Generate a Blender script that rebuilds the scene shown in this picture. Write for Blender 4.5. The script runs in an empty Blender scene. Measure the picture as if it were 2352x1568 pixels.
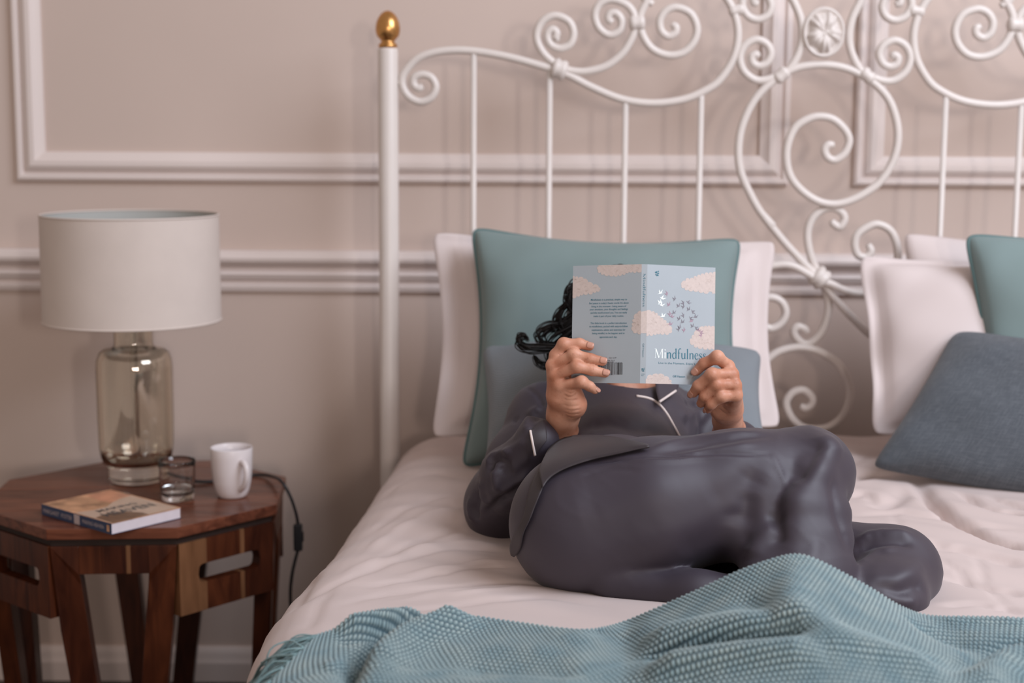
import bpy, bmesh, math, random
import numpy as np
from mathutils import Vector, Matrix

C = bpy.context.scene.collection
R_ = math.radians
PI = math.pi
rng = np.random.default_rng(7)
random.seed(7)

# ------------------------------------------------------------------ camera
CAM = np.array([0.0, 0.0, 1.26])
FPX = 3500.0                                   # focal length for a 2352 px wide picture
PITCH, YAW, ROLL = R_(8.05), R_(0.4), R_(0.33)
fw = np.array([-math.sin(YAW) * math.cos(PITCH), math.cos(YAW) * math.cos(PITCH), -math.sin(PITCH)])
rt0 = np.array([math.cos(YAW), math.sin(YAW), 0.0])
up0 = np.cross(rt0, fw)
rt = rt0 * math.cos(ROLL) + up0 * math.sin(ROLL)
up = up0 * math.cos(ROLL) - rt0 * math.sin(ROLL)
cd = bpy.data.cameras.new('camera'); cam = bpy.data.objects.new('camera', cd); C.objects.link(cam)
cam.matrix_world = Matrix(((rt[0], up[0], -fw[0], CAM[0]), (rt[1], up[1], -fw[1], CAM[1]), (rt[2], up[2], -fw[2], CAM[2]), (0, 0, 0, 1)))
cd.sensor_width = 36.0; cd.sensor_fit = 'HORIZONTAL'
cd.lens = 36.0 * FPX / 2352.0
cd.dof.use_dof = True; cd.dof.focus_distance = 2.18; cd.dof.aperture_fstop = 3.0
cd.clip_start = 0.05
bpy.context.scene.camera = cam

# ------------------------------------------------------------------ world, lights, exposure
w = bpy.data.worlds.new('world'); bpy.context.scene.world = w; w.use_nodes = True
w.node_tree.nodes['Background'].inputs[0].default_value = (0.96, 0.80, 0.72, 1)
w.node_tree.nodes['Background'].inputs[1].default_value = 0.48

def window_light(name, loc, target, sx, sy, power, col):
    d = bpy.data.lights.new(name, 'AREA'); d.shape = 'RECTANGLE'; d.size = sx; d.size_y = sy
    d.energy = power; d.color = col
    o = bpy.data.objects.new(name, d); C.objects.link(o)
    o.location = loc
    o.rotation_euler = (Vector(target) - Vector(loc)).to_track_quat('-Z', 'Y').to_euler()
    return o
window_light('window_light_right', (2.05, 0.95, 2.95), (0.45, 2.3, 0.7), 1.8, 2.0, 128, (0.82, 0.88, 1.0))
window_light('window_light_behind', (2.45, -4.6, 1.75), (0.2, 3.3, 1.0), 0.28, 0.6, 66, (1.0, 0.93, 0.88))
window_light('window_light_middle', (1.0, -4.6, 1.75), (0.2, 3.3, 1.0), 0.28, 0.6, 54, (1.0, 0.84, 0.76))
vs = bpy.context.scene.view_settings
vs.view_transform = 'Standard'; vs.look = 'None'; vs.gamma = 1.0; vs.use_curve_mapping = False
vs.exposure = -0.13

# ------------------------------------------------------------------ helpers: measuring
def ray(px, py):
    return fw + rt * ((px - 1176.0) / FPX) + up * ((784.0 - py) / FPX)
def P(px, py, Y):
    """the world point seen at a pixel of the photograph on the upright plane at distance Y"""
    d = ray(px, py); return CAM + d * (Y / d[1])
def PZ(px, py, z):
    """the world point seen at a pixel on the level plane at height z"""
    d = ray(px, py); return CAM + d * ((z - CAM[2]) / d[2])
def proj(V):
    q = np.asarray(V) - CAM
    dz = q @ fw
    return 1176.0 + FPX * (q @ rt) / dz, 784.0 - FPX * (q @ up) / dz

# ------------------------------------------------------------------ helpers: meshes
def tag(o, label=None, cat=None, group=None, kind=None):
    if label: o['label'] = label
    if cat: o['category'] = cat
    if group: o['group'] = group
    if kind: o['kind'] = kind
    return o
def empty(name, loc=(0, 0, 0), label=None, cat=None, group=None):
    o = bpy.data.objects.new(name, None); C.objects.link(o); o.location = loc
    o.empty_display_size = 0.05
    return tag(o, label, cat, group)
def link_mesh(me, name, parent=None):
    o = bpy.data.objects.new(name, me); C.objects.link(o)
    if parent is not None:
        o.parent = parent
        o.matrix_parent_inverse = Matrix.Translation(-wloc(parent))
    return o
def wloc(o):
    return Vector(o.location) if o.type == 'EMPTY' else Vector((0, 0, 0))
def mobj(name, V, F, m, parent=None, smooth=True, uv=None, sharp=None):
    """one mesh object in world coordinates; children keep their world place"""
    me = bpy.data.meshes.new(name)
    V = np.asarray(V, dtype=np.float64).reshape(-1, 3)
    if isinstance(F, np.ndarray) and F.ndim == 2:
        k = F.shape[1]; n = len(F)
        me.vertices.add(len(V)); me.vertices.foreach_set('co', V.astype(np.float32).ravel())
        me.loops.add(n * k); me.loops.foreach_set('vertex_index', F.astype(np.int32).ravel())
        me.polygons.add(n); me.polygons.foreach_set('loop_start', np.arange(0, n * k, k, dtype=np.int32))
        me.update(calc_edges=True); me.validate()
    else:
        me.from_pydata(V.tolist(), [], [list(map(int, f)) for f in F]); me.update()
    if uv is not None:
        ul = me.uv_layers.new(name='UVMap')
        li = np.zeros(len(me.loops), dtype=np.int32); me.loops.foreach_get('vertex_index', li)
        ul.data.foreach_set('uv', np.asarray(uv, dtype=np.float32)[li].ravel())
    me.polygons.foreach_set('use_smooth', np.full(len(me.polygons), smooth, dtype=bool))
    if sharp is not None:
        me.set_sharp_from_angle(angle=R_(sharp))
    if m is not None: me.materials.append(m)
    return link_mesh(me, name, parent)

class MB:
    """collects simple shapes into one mesh"""
    def __init__(s): s.v = []; s.f = []
    def add(s, V, F):
        n = len(s.v); s.v += [tuple(map(float, p)) for p in V]; s.f += [[int(i) + n for i in f] for f in F]; return s
    def box(s, c, d, M=None):
        x, y, z = [q / 2 for q in d]
        V = np.array([(-x, -y, -z), (x, -y, -z), (x, y, -z), (-x, y, -z), (-x, -y, z), (x, -y, z), (x, y, z), (-x, y, z)])
        if M is not None: V = V @ np.asarray(M).T
        return s.add(V + np.asarray(c), [(0, 3, 2, 1), (4, 5, 6, 7), (0, 1, 5, 4), (1, 2, 6, 5), (2, 3, 7, 6), (3, 0, 4, 7)])
    def prism(s, poly, ax, depth):
        """poly: list of 3D points in a plane, extruded by vector ax*depth"""
        n = len(poly); A = np.asarray(poly, float); B = A + np.asarray(ax) * depth
        F = [list(range(n))[::-1], list(range(n, 2 * n))] + [[i, (i + 1) % n, n + (i + 1) % n, n + i] for i in range(n)]
        return s.add(np.vstack([A, B]), F)
    def build(s, name, m, parent=None, smooth=False, sharp=35, bevel=0):
        o = mobj(name, s.v, s.f, m, parent, smooth, sharp=sharp if smooth else None)
        bm = bmesh.new(); bm.from_mesh(o.data); bmesh.ops.recalc_face_normals(bm, faces=bm.faces)
        if bevel:
            bmesh.ops.bevel(bm, geom=[e for e in bm.edges], offset=bevel, segments=2, affect='EDGES', profile=0.6, clamp_overlap=True)
        bm.to_mesh(o.data); bm.free()
        return o

def catmull(pts, n=8, closed=False):
    p = np.asarray(pts, float)
    if closed: q = np.vstack([p[-1], p, p[0], p[1]])
    else: q = np.vstack([2 * p[0] - p[1], p, 2 * p[-1] - p[-2]])
    out = []
    t = np.linspace(0, 1, n, endpoint=False)[:, None]
    for i in range(1, len(q) - 2):
        a, b, c, d = q[i - 1], q[i], q[i + 1], q[i + 2]
        out.append(0.5 * ((2 * b) + (c - a) * t + (2 * a - 5 * b + 4 * c - d) * t ** 2 + (3 * b - a - 3 * c + d) * t ** 3))
    o = np.vstack(out)
    return o if closed else np.vstack([o, p[-1]])
def resample(pts, n):
    p = np.asarray(pts, float); d = np.r_[0, np.cumsum(np.linalg.norm(np.diff(p, axis=0), axis=1))]
    t = np.linspace(0, d[-1], n)
    return np.stack([np.interp(t, d, p[:, k]) for k in range(p.shape[1])], 1)
def tube(pts, r, segs=10, closed=False, cap=True):
    p = np.asarray(pts, float); n = len(p)
    r = np.broadcast_to(np.asarray(r, float), (n,))
    T = np.roll(p, -1, 0) - np.roll(p, 1, 0) if closed else np.gradient(p, axis=0)
    T /= np.linalg.norm(T, axis=1)[:, None] + 1e-12
    a = np.array([0, 0, 1.0]) if abs(T[0][2]) < 0.9 else np.array([0, 1.0, 0])
    N = np.cross(T[0], a); N /= np.linalg.norm(N)
    Ns = []
    for i in range(n):
        N = N - T[i] * (N @ T[i]); N /= np.linalg.norm(N) + 1e-12; Ns.append(N)
    Ns = np.array(Ns); B = np.cross(T, Ns)
    th = np.linspace(0, 2 * PI, segs, endpoint=False)
    V = (p[:, None] + r[:, None, None] * (np.cos(th)[None, :, None] * Ns[:, None] + np.sin(th)[None, :, None] * B[:, None])).reshape(-1, 3)
    F = []
    m = n if closed else n - 1
    for i in range(m):
        j = (i + 1) % n
        for k in range(segs):
            l = (k + 1) % segs
            F.append([i * segs + k, i * segs + l, j * segs + l, j * segs + k])
    if cap and not closed:
        F.append(list(range(segs))[::-1]); F.append([(n - 1) * segs + k for k in range(segs)])
    return V, F
def lathe(prof, c, segs=40):
    """prof: (radius, height) list, turned about an upright axis through c"""
    th = np.linspace(0, 2 * PI, segs, endpoint=False); V = []; F = []
    for r, z in prof:
        V += [(c[0] + r * math.cos(t), c[1] + r * math.sin(t), c[2] + z) for t in th]
    for i in range(len(prof) - 1):
        for k in range(segs):
            l = (k + 1) % segs
            F.append([i * segs + k, i * segs + l, (i + 1) * segs + l, (i + 1) * segs + k])
    if prof[0][0] > 1e-6: F.append(list(range(segs))[::-1])
    if prof[-1][0] > 1e-6: F.append([(len(prof) - 1) * segs + k for k in range(segs)])
    return V, F
def grid_faces(n, m):
    i, j = np.meshgrid(np.arange(n - 1), np.arange(m - 1), indexing='ij'); a = (i * m + j).ravel()
    return np.stack([a, a + m, a + m + 1, a + 1], 1)

def polydist(V, pl):
    """distance of each point to a polyline, and the arc position 0..1"""
    V = np.asarray(V, float); pl = np.asarray(pl, float)
    best = np.full(len(V), 1e9); at = np.zeros(len(V)); n = len(pl) - 1
    for i in range(n):
        a, b = pl[i], pl[i + 1]; ab = b - a
        t = np.clip(((V - a) @ ab) / (ab @ ab + 1e-12), 0, 1)
        d = np.linalg.norm(V - (a + t[:, None] * ab), axis=1)
        m = d < best; best[m] = d[m]; at[m] = (i + t[m]) / n
    return best, at
def vnormals(V, F):
    F = np.asarray(F); N = np.zeros_like(V)
    a = V[F[:, 0]]; b = V[F[:, 1]]; c = V[F[:, 2]]; fn = np.cross(b - a, c - a)
    for k in range(F.shape[1]): np.add.at(N, F[:, k], fn)
    return N / (np.linalg.norm(N, axis=1)[:, None] + 1e-12)
def smooth_mesh(V, F, it=4, lam=0.5):
    F = np.asarray(F); E = np.vstack([F[:, [k, (k + 1) % F.shape[1]]] for k in range(F.shape[1])])
    E = np.vstack([E, E[:, ::-1]]); n = len(V)
    deg = np.bincount(E[:, 0], minlength=n).astype(float)[:, None] + 1e-9
    for _ in range(it):
        S = np.stack([np.bincount(E[:, 0], weights=V[E[:, 1], k], minlength=n) for k in range(3)], 1)
        V = V + lam * (S / deg - V)
    return V
def on_surface(V, pts, tol=14, N=None):
    """for pixel points give the nearest-to-camera mesh points there"""
    x, y = proj(V); dd = (V - CAM) @ fw; out = []
    for (a, b) in pts:
        r2 = (x - a) ** 2 + (y - b) ** 2
        m = np.where(r2 < tol * tol)[0]
        if len(m) == 0: m = np.array([np.argmin(r2)])
        dm = dd[m].min(); near = m[dd[m] < dm + 0.02]
        k = near[np.argmin(r2[near])]
        d = ray(a, b); out.append(CAM + d * (((V[k] - CAM) @ fw) / (d @ fw)) if r2[k] < tol * tol else V[k])
    return np.array(out)
def creases(V, F, lst, tol=14):
    """lst: (pixel polyline, width m, height m): real ridges (+) or valleys (-) along lines on the surface"""
    N = vnormals(V, F); D = np.zeros(len(V))
    for pts, wd, amp in lst:
        pl = on_surface(V, resample(catmull(pts, 6), max(6, len(pts) * 3)), tol)
        d, t = polydist(V, pl)
        taper = np.clip(np.minimum(t, 1 - t) * 5 + 0.12, 0, 1)
        D += amp * np.exp(-(d / wd) ** 2) * taper
    return V + N * D[:, None]

# ------------------------------------------------------------------ helpers: soft solids as distance fields
def cap_(Q, a, b, ra, rb):
    a = np.asarray(a, float); b = np.asarray(b, float); ab = b - a
    t = np.clip(((Q - a) @ ab) / (ab @ ab + 1e-12), 0, 1)
    return np.linalg.norm(Q - (a + t[:, None] * ab), axis=1) - (ra + t * (rb - ra))
def ell_(Q, c, r, M=None):
    q = Q - np.asarray(c, float)
    if M is not None: q = q @ np.asarray(M)
    r = np.asarray(r, float); k0 = np.linalg.norm(q / r, axis=1); k1 = np.linalg.norm(q / r ** 2, axis=1)
    return k0 * (k0 - 1) / (k1 + 1e-9)
def smin(a, b, k):
    h = np.clip(0.5 + 0.5 * (b - a) / k, 0, 1)
    return b + (a - b) * h - k * h * (1 - h)
def chain(Q, pts, rad, k=0.01):
    d = None
    for i in range(len(pts) - 1):
        e = cap_(Q, pts[i], pts[i + 1], rad[i], rad[i + 1])
        d = e if d is None else smin(d, e, k)
    return d
def surface_nets(f, lo, hi, h, B=8):
    lo = np.asarray(lo, float); n = np.ceil((np.asarray(hi) - lo) / h / B).astype(int) * B
    nb = n // B
    bc = np.stack(np.meshgrid(*[np.arange(q) for q in nb], indexing='ij'), -1).reshape(-1, 3)
    cv = f(lo + (bc * B + (B - 1) / 2) * h)
    act = np.abs(cv) < B * h * 0.87 * 1.35
    G = np.empty(tuple(n), np.float32)
    Gb = G.reshape(nb[0], B, nb[1], B, nb[2], B)
    fill = np.where(cv < 0, -1.0, 1.0).reshape(nb)
    Gb[:] = fill[:, None, :, None, :, None]
    off = np.stack(np.meshgrid(*[np.arange(B)] * 3, indexing='ij'), -1).reshape(-1, 3)
    ab = bc[act]
    for s in range(0, len(ab), 400):
        blk = ab[s:s + 400]
        Q = (blk[:, None] * B + off[None]).reshape(-1, 3)
        val = f(lo + Q * h)
        G[Q[:, 0], Q[:, 1], Q[:, 2]] = val
    S = G < 0
    nx, ny, nz = n
    acc = np.zeros((nx - 1, ny - 1, nz - 1, 3), np.float32); cnt = np.zeros((nx - 1, ny - 1, nz - 1), np.float32)
    quads = []
    for ax in range(3):
        sl0 = [slice(None)] * 3; sl1 = [slice(None)] * 3; sl0[ax] = slice(0, -1); sl1[ax] = slice(1, None)
        cr = S[tuple(sl0)] != S[tuple(sl1)]
        I = np.argwhere(cr); g0 = G[tuple(sl0)][cr]; g1 = G[tuple(sl1)][cr]
        t = g0 / (g0 - g1); p = I.astype(np.float32); p[:, ax] += t
        o1, o2 = [q for q in range(3) if q != ax]
        ok = (I[:, o1] > 0) & (I[:, o2] > 0) & (I[:, o1] < n[o1] - 1) & (I[:, o2] < n[o2] - 1)
        I = I[ok]; p = p[ok]; neg = (g0[ok] < 0)
        cells = []
        for d1, d2 in ((0, 0), (1, 0), (1, 1), (0, 1)):
            Cc = I.copy(); Cc[:, o1] -= d1; Cc[:, o2] -= d2
            np.add.at(acc, (Cc[:, 0], Cc[:, 1], Cc[:, 2]), p); np.add.at(cnt, (Cc[:, 0], Cc[:, 1], Cc[:, 2]), 1)
            cells.append((Cc[:, 0] * (ny - 1) + Cc[:, 1]) * (nz - 1) + Cc[:, 2])
        q = np.stack(cells, 1)
        flip = neg if ax == 1 else ~neg
        # orientation is settled afterwards with the field gradient
        q[flip] = q[flip][:, ::-1]
        quads.append(q)
    Q = np.vstack(quads); ids, inv = np.unique(Q.ravel(), return_inverse=True)
    a = acc.reshape(-1, 3)[ids]; c = cnt.reshape(-1)[ids][:, None]
    V = lo + (a / c) * h
    F = inv.reshape(-1, 4)
    N = vnormals(V, F); e = h * 0.5
    sgn = np.mean(np.sign(f(V + N * e) - f(V - N * e)))
    if sgn < 0: F = F[:, ::-1]
    return V.astype(float), F
# ------------------------------------------------------------------ materials
def mat(name, col, rough=0.6, var=0.06, scale=8.0, bump=0.0, bscale=200.0, metal=0.0, spec=0.5, sheen=0.0, coat=0.0, trans=0.0, ior=1.45, sss=0.0, coord='Object', stretch=None):
    m = bpy.data.materials.new(name); m.use_nodes = True
    nt = m.node_tree; b = nt.nodes['Principled BSDF']
    b.inputs['Roughness'].default_value = rough; b.inputs['Metallic'].default_value = metal
    b.inputs['Specular IOR Level'].default_value = spec; b.inputs['IOR'].default_value = ior
    b.inputs['Sheen Weight'].default_value = sheen; b.inputs['Coat Weight'].default_value = coat
    b.inputs['Transmission Weight'].default_value = trans
    if sss:
        b.inputs['Subsurface Weight'].default_value = sss; b.inputs['Subsurface Radius'].default_value = (0.008, 0.003, 0.0015)
        b.inputs['Subsurface Scale'].default_value = 1.0
    tc = nt.nodes.new('ShaderNodeTexCoord'); mp = nt.nodes.new('ShaderNodeMapping')
    nt.links.new(tc.outputs[coord], mp.inputs[0])
    if stretch: mp.inputs['Scale'].default_value = stretch
    n = nt.nodes.new('ShaderNodeTexNoise'); n.inputs['Scale'].default_value = scale; n.inputs['Detail'].default_value = 4
    nt.links.new(mp.outputs[0], n.inputs['Vector'])
    r = nt.nodes.new('ShaderNodeValToRGB'); c = np.array(col[:3])
    r.color_ramp.elements[0].position = 0.3; r.color_ramp.elements[1].position = 0.7
    r.color_ramp.elements[0].color = (*np.clip(c * (1 - var), 0, 1), 1); r.color_ramp.elements[1].color = (*np.clip(c * (1 + var), 0, 1), 1)
    nt.links.new(n.outputs['Fac'], r.inputs[0]); nt.links.new(r.outputs[0], b.inputs['Base Color'])
    if bump:
        n2 = nt.nodes.new('ShaderNodeTexNoise'); n2.inputs['Scale'].default_value = bscale; n2.inputs['Detail'].default_value = 3
        nt.links.new(mp.outputs[0], n2.inputs['Vector'])
        bp = nt.nodes.new('ShaderNodeBump'); bp.inputs['Strength'].default_value = bump; bp.inputs['Distance'].default_value = 0.002
        nt.links.new(n2.outputs['Fac'], bp.inputs['Height']); nt.links.new(bp.outputs[0], b.inputs['Normal'])
    return m
def weave(m, su, sv, strength=0.3, dist=0.0008, col=None, diag=False, fac=0.5):
    """adds a woven thread relief along the UVs; col tints one of the two thread directions"""
    nt = m.node_tree; b = nt.nodes['Principled BSDF']
    tc = nt.nodes.new('ShaderNodeTexCoord'); sp = nt.nodes.new('ShaderNodeSeparateXYZ'); nt.links.new(tc.outputs['UV'], sp.inputs[0])
    def mth(op, a, bb=None):
        x = nt.nodes.new('ShaderNodeMath'); x.operation = op
        for i, q in enumerate((a, bb)):
            if q is None: continue
            if isinstance(q, (int, float)): x.inputs[i].default_value = q
            else: nt.links.new(q, x.inputs[i])
        return x.outputs[0]
    u = mth('MULTIPLY', sp.outputs[0], su * 2 * PI); v = mth('MULTIPLY', sp.outputs[1], sv * 2 * PI)
    if diag:
        h = mth('SINE', mth('ADD', u, v))
    else:
        h = mth('MULTIPLY', mth('SINE', u), mth('SINE', v))
    h = mth('ADD', mth('MULTIPLY', h, 0.5), 0.5)
    bp = nt.nodes.new('ShaderNodeBump'); bp.inputs['Strength'].default_value = strength; bp.inputs['Distance'].default_value = dist
    nt.links.new(h, bp.inputs['Height'])
    if b.inputs['Normal'].is_linked: nt.links.new(b.inputs['Normal'].links[0].from_socket, bp.inputs['Normal'])
    nt.links.new(bp.outputs[0], b.inputs['Normal'])
    if col is not None:
        mx = nt.nodes.new('ShaderNodeMix'); mx.data_type = 'RGBA'
        nt.links.new(mth('MULTIPLY', h, fac), mx.inputs['Factor'])
        nt.links.new(b.inputs['Base Color'].links[0].from_socket, mx.inputs[6]); mx.inputs[7].default_value = (*col, 1)
        nt.links.new(mx.outputs[2], b.inputs['Base Color'])
    return m
def wood(name, dark, light, scale=5.0, stretch=(1, 1, 1), rough=0.3):
    m = mat(name, dark, rough, 0.0, spec=0.32)
    nt = m.node_tree; b = nt.nodes['Principled BSDF']
    tc = nt.nodes.new('ShaderNodeTexCoord'); mp = nt.nodes.new('ShaderNodeMapping'); mp.inputs['Scale'].default_value = stretch
    nt.links.new(tc.outputs['Object'], mp.inputs[0])
    n = nt.nodes.new('ShaderNodeTexNoise'); n.inputs['Scale'].default_value = scale; n.inputs['Detail'].default_value = 6; n.inputs['Distortion'].default_value = 1.2
    nt.links.new(mp.outputs[0], n.inputs['Vector'])
    r = nt.nodes.new('ShaderNodeValToRGB')
    r.color_ramp.elements[0].position = 0.32; r.color_ramp.elements[1].position = 0.68
    r.color_ramp.elements[0].color = (*dark, 1); r.color_ramp.elements[1].color = (*light, 1)
    nt.links.new(n.outputs['Fac'], r.inputs[0]); nt.links.new(r.outputs[0], b.inputs['Base Color'])
    return m
def srgb(r, g, b):
    f = lambda c: (c / 255 / 12.92) if c / 255 <= 0.04045 else ((c / 255 + 0.055) / 1.055) ** 2.4
    return (f(r), f(g), f(b))

M = {}
M['wall'] = mat('wall_paint', (0.56, 0.455, 0.40), 0.75, 0.02, 3.0, 0.05, 300)
M['trim'] = mat('trim_paint', (0.70, 0.615, 0.58), 0.45, 0.015, 4.0)
M['floor'] = wood('floor_boards', (0.035, 0.025, 0.02), (0.07, 0.05, 0.04), 4, (1, 8, 1), 0.4)
M['iron'] = mat('cream_iron', (0.66, 0.60, 0.56), 0.35, 0.02, 20)
M['brass'] = mat('brass', (0.62, 0.33, 0.12), 0.28, 0.12, 60, 0.08, 120, metal=1.0)
M['sheet'] = mat('white_sheet', (0.575, 0.475, 0.445), 0.75, 0.015, 6, 0.06, 600, sheen=0.1)
M['pillow_white'] = mat('pillow_cotton', (0.63, 0.545, 0.525), 0.75, 0.015, 6, 0.05, 600, sheen=0.1)
M['teal'] = mat('teal_cotton', (0.172, 0.232, 0.228), 0.8, 0.03, 10, 0.08, 900, sheen=0.15)
M['teal_pipe'] = mat('teal_piping', (0.10, 0.17, 0.17), 0.8, 0.03, 10)
M['slate'] = weave(mat('slate_twill', (0.155, 0.178, 0.20), 0.8, 0.04, 12, sheen=0.15), 75, 75, 0.8, 0.0012, (0.27, 0.305, 0.33), True, 0.6)
M['charcoal'] = weave(mat('charcoal_linen', (0.056, 0.066, 0.079), 0.85, 0.10, 14, 0.1, 700, sheen=0.2), 150, 150, 0.5, 0.0008, (0.09, 0.102, 0.117), False, 0.4)
def heather(m, col, su, sv, fac=0.6):
    """uneven yarn: streaks of a second shade along both thread directions"""
    nt = m.node_tree; b = nt.nodes['Principled BSDF']; tc = nt.nodes.new('ShaderNodeTexCoord'); last = None
    for k, (x, y) in enumerate(((su, sv), (sv, su))):
        mp = nt.nodes.new('ShaderNodeMapping'); mp.inputs['Scale'].default_value = (x, y, 1); nt.links.new(tc.outputs['UV'], mp.inputs[0])
        n = nt.nodes.new('ShaderNodeTexNoise'); n.inputs['Scale'].default_value = 1; n.inputs['Detail'].default_value = 2; nt.links.new(mp.outputs[0], n.inputs['Vector'])
        r = nt.nodes.new('ShaderNodeMapRange'); r.inputs[1].default_value = 0.45; r.inputs[2].default_value = 0.75; r.inputs[4].default_value = fac; nt.links.new(n.outputs['Fac'], r.inputs[0])
        mx = nt.nodes.new('ShaderNodeMix'); mx.data_type = 'RGBA'; nt.links.new(r.outputs[0], mx.inputs['Factor'])
        nt.links.new(b.inputs['Base Color'].links[0].from_socket, mx.inputs[6]); mx.inputs[7].default_value = (*col, 1); nt.links.new(mx.outputs[2], b.inputs['Base Color'])
    return m
heather(M['charcoal'], (0.115, 0.128, 0.145), 150, 18)
M['silk'] = mat('grey_silk', (0.030, 0.0212, 0.0335), 0.58, 0.04, 6, 0.0, 900, spec=0.75, sheen=0.08)
M['silk_in'] = mat('grey_silk_hem', (0.032, 0.024, 0.028), 0.55, 0.04, 6, spec=0.5, sheen=0.05)
M['pipe_white'] = mat('white_piping', (0.72, 0.62, 0.58), 0.6, 0.03, 30)
M['hair'] = mat('dark_hair', (0.010, 0.008, 0.007), 0.6, 0.3, 40, spec=0.3)
M['shade'] = mat('linen_shade', (0.62, 0.54, 0.49), 0.85, 0.02, 20, 0.1, 300)
M['shade_in'] = mat('shade_lining', (0.42, 0.43, 0.41), 0.7, 0.02, 20)
M['chrome'] = mat('chrome', (0.55, 0.50, 0.46), 0.12, 0.02, 20, metal=1.0)
M['mug'] = mat('mug_glaze', (0.72, 0.66, 0.66), 0.22, 0.01, 10)
M['cord'] = mat('black_rubber', (0.012, 0.012, 0.014), 0.5, 0.1, 30)
M['paper'] = mat('page_paper', (0.66, 0.60, 0.64), 0.85, 0.03, 60)
M['wood_a'] = wood('acacia_dark', (0.024, 0.0055, 0.003), (0.066, 0.017, 0.007), 6, (6, 6, 1))
M['wood_b'] = wood('acacia_red', (0.036, 0.0085, 0.004), (0.095, 0.026, 0.010), 6, (6, 6, 1))
M['wood_c'] = wood('acacia_sapwood', (0.13, 0.058, 0.026), (0.20, 0.092, 0.043), 6, (6, 6, 1))
M['wood_top'] = wood('acacia_top_dark', (0.060, 0.018, 0.010), (0.155, 0.050, 0.027), 7, (1, 7, 7), 0.27)
M['wood_top2'] = wood('acacia_top_red', (0.085, 0.026, 0.014), (0.18, 0.060, 0.032), 7, (1, 7, 7), 0.27)
M['shadow_gap'] = mat('recess_shadow', (0.02, 0.009, 0.006), 0.7, 0.1, 10)  # near-black tone painting the shadow line below the table top

def glass_mat(name, col, rough=0.0, ior=1.45):
    m = mat(name, col, rough, 0.0, trans=1.0, ior=ior); return m
M['glass'] = glass_mat('clear_glass', (0.97, 0.97, 0.96))
M['smoke'] = glass_mat('smoked_lustre_glass', (0.94, 0.91, 0.85))
_nt = M['smoke'].node_tree; _g = _nt.nodes.new('ShaderNodeBsdfGlossy'); _g.inputs['Color'].default_value = (0.78, 0.72, 0.63, 1); _g.inputs['Roughness'].default_value = 0.02
_mx = _nt.nodes.new('ShaderNodeMixShader'); _mx.inputs[0].default_value = 0.16; _o = [n for n in _nt.nodes if n.type == 'OUTPUT_MATERIAL'][0]
_nt.links.new(_nt.nodes['Principled BSDF'].outputs[0], _mx.inputs[1]); _nt.links.new(_g.outputs[0], _mx.inputs[2]); _nt.links.new(_mx.outputs[0], _o.inputs[0])
M['water'] = glass_mat('water', (0.98, 0.99, 0.99), 0.0, 1.33)
# skin: ruddy mottling and freckles
sk = mat('skin', (0.45, 0.215, 0.135), 0.48, 0.0, 30, 0.12, 500, sss=0.12)
nt = sk.node_tree; b = nt.nodes['Principled BSDF']; rr = [n for n in nt.nodes if n.type == 'VALTORGB'][0]
rr.color_ramp.elements[0].color = (0.42, 0.165, 0.092, 1); rr.color_ramp.elements[1].color = (0.63, 0.335, 0.23, 1)
vo = nt.nodes.new('ShaderNodeTexNoise'); vo.inputs['Scale'].default_value = 190; vo.inputs['Detail'].default_value = 1
tc = nt.nodes.new('ShaderNodeTexCoord'); nt.links.new(tc.outputs['Object'], vo.inputs['Vector'])
r2 = nt.nodes.new('ShaderNodeValToRGB'); r2.color_ramp.elements[0].position = 0.66; r2.color_ramp.elements[1].position = 0.75
r2.color_ramp.elements[0].color = (0, 0, 0, 1); r2.color_ramp.elements[1].color = (0.3, 0.3, 0.3, 1)
nt.links.new(vo.outputs['Fac'], r2.inputs[0])
mx = nt.nodes.new('ShaderNodeMix'); mx.data_type = 'RGBA'; nt.links.new(r2.outputs[0], mx.inputs['Factor'])
nt.links.new(rr.outputs[0], mx.inputs[6]); mx.inputs[7].default_value = (0.26, 0.085, 0.045, 1)
nt.links.new(mx.outputs[2], b.inputs['Base Color'])
M['skin'] = sk
M['nail'] = mat('fingernail', (0.50, 0.255, 0.185), 0.28, 0.04, 60)
M['lip'] = mat('lips', (0.38, 0.13, 0.11), 0.45, 0.05, 40)
M['eye'] = mat('eye_white', (0.75, 0.72, 0.70), 0.2, 0.02, 40)
M['iris'] = mat('iris', (0.05, 0.07, 0.08), 0.2, 0.1, 60)
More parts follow.
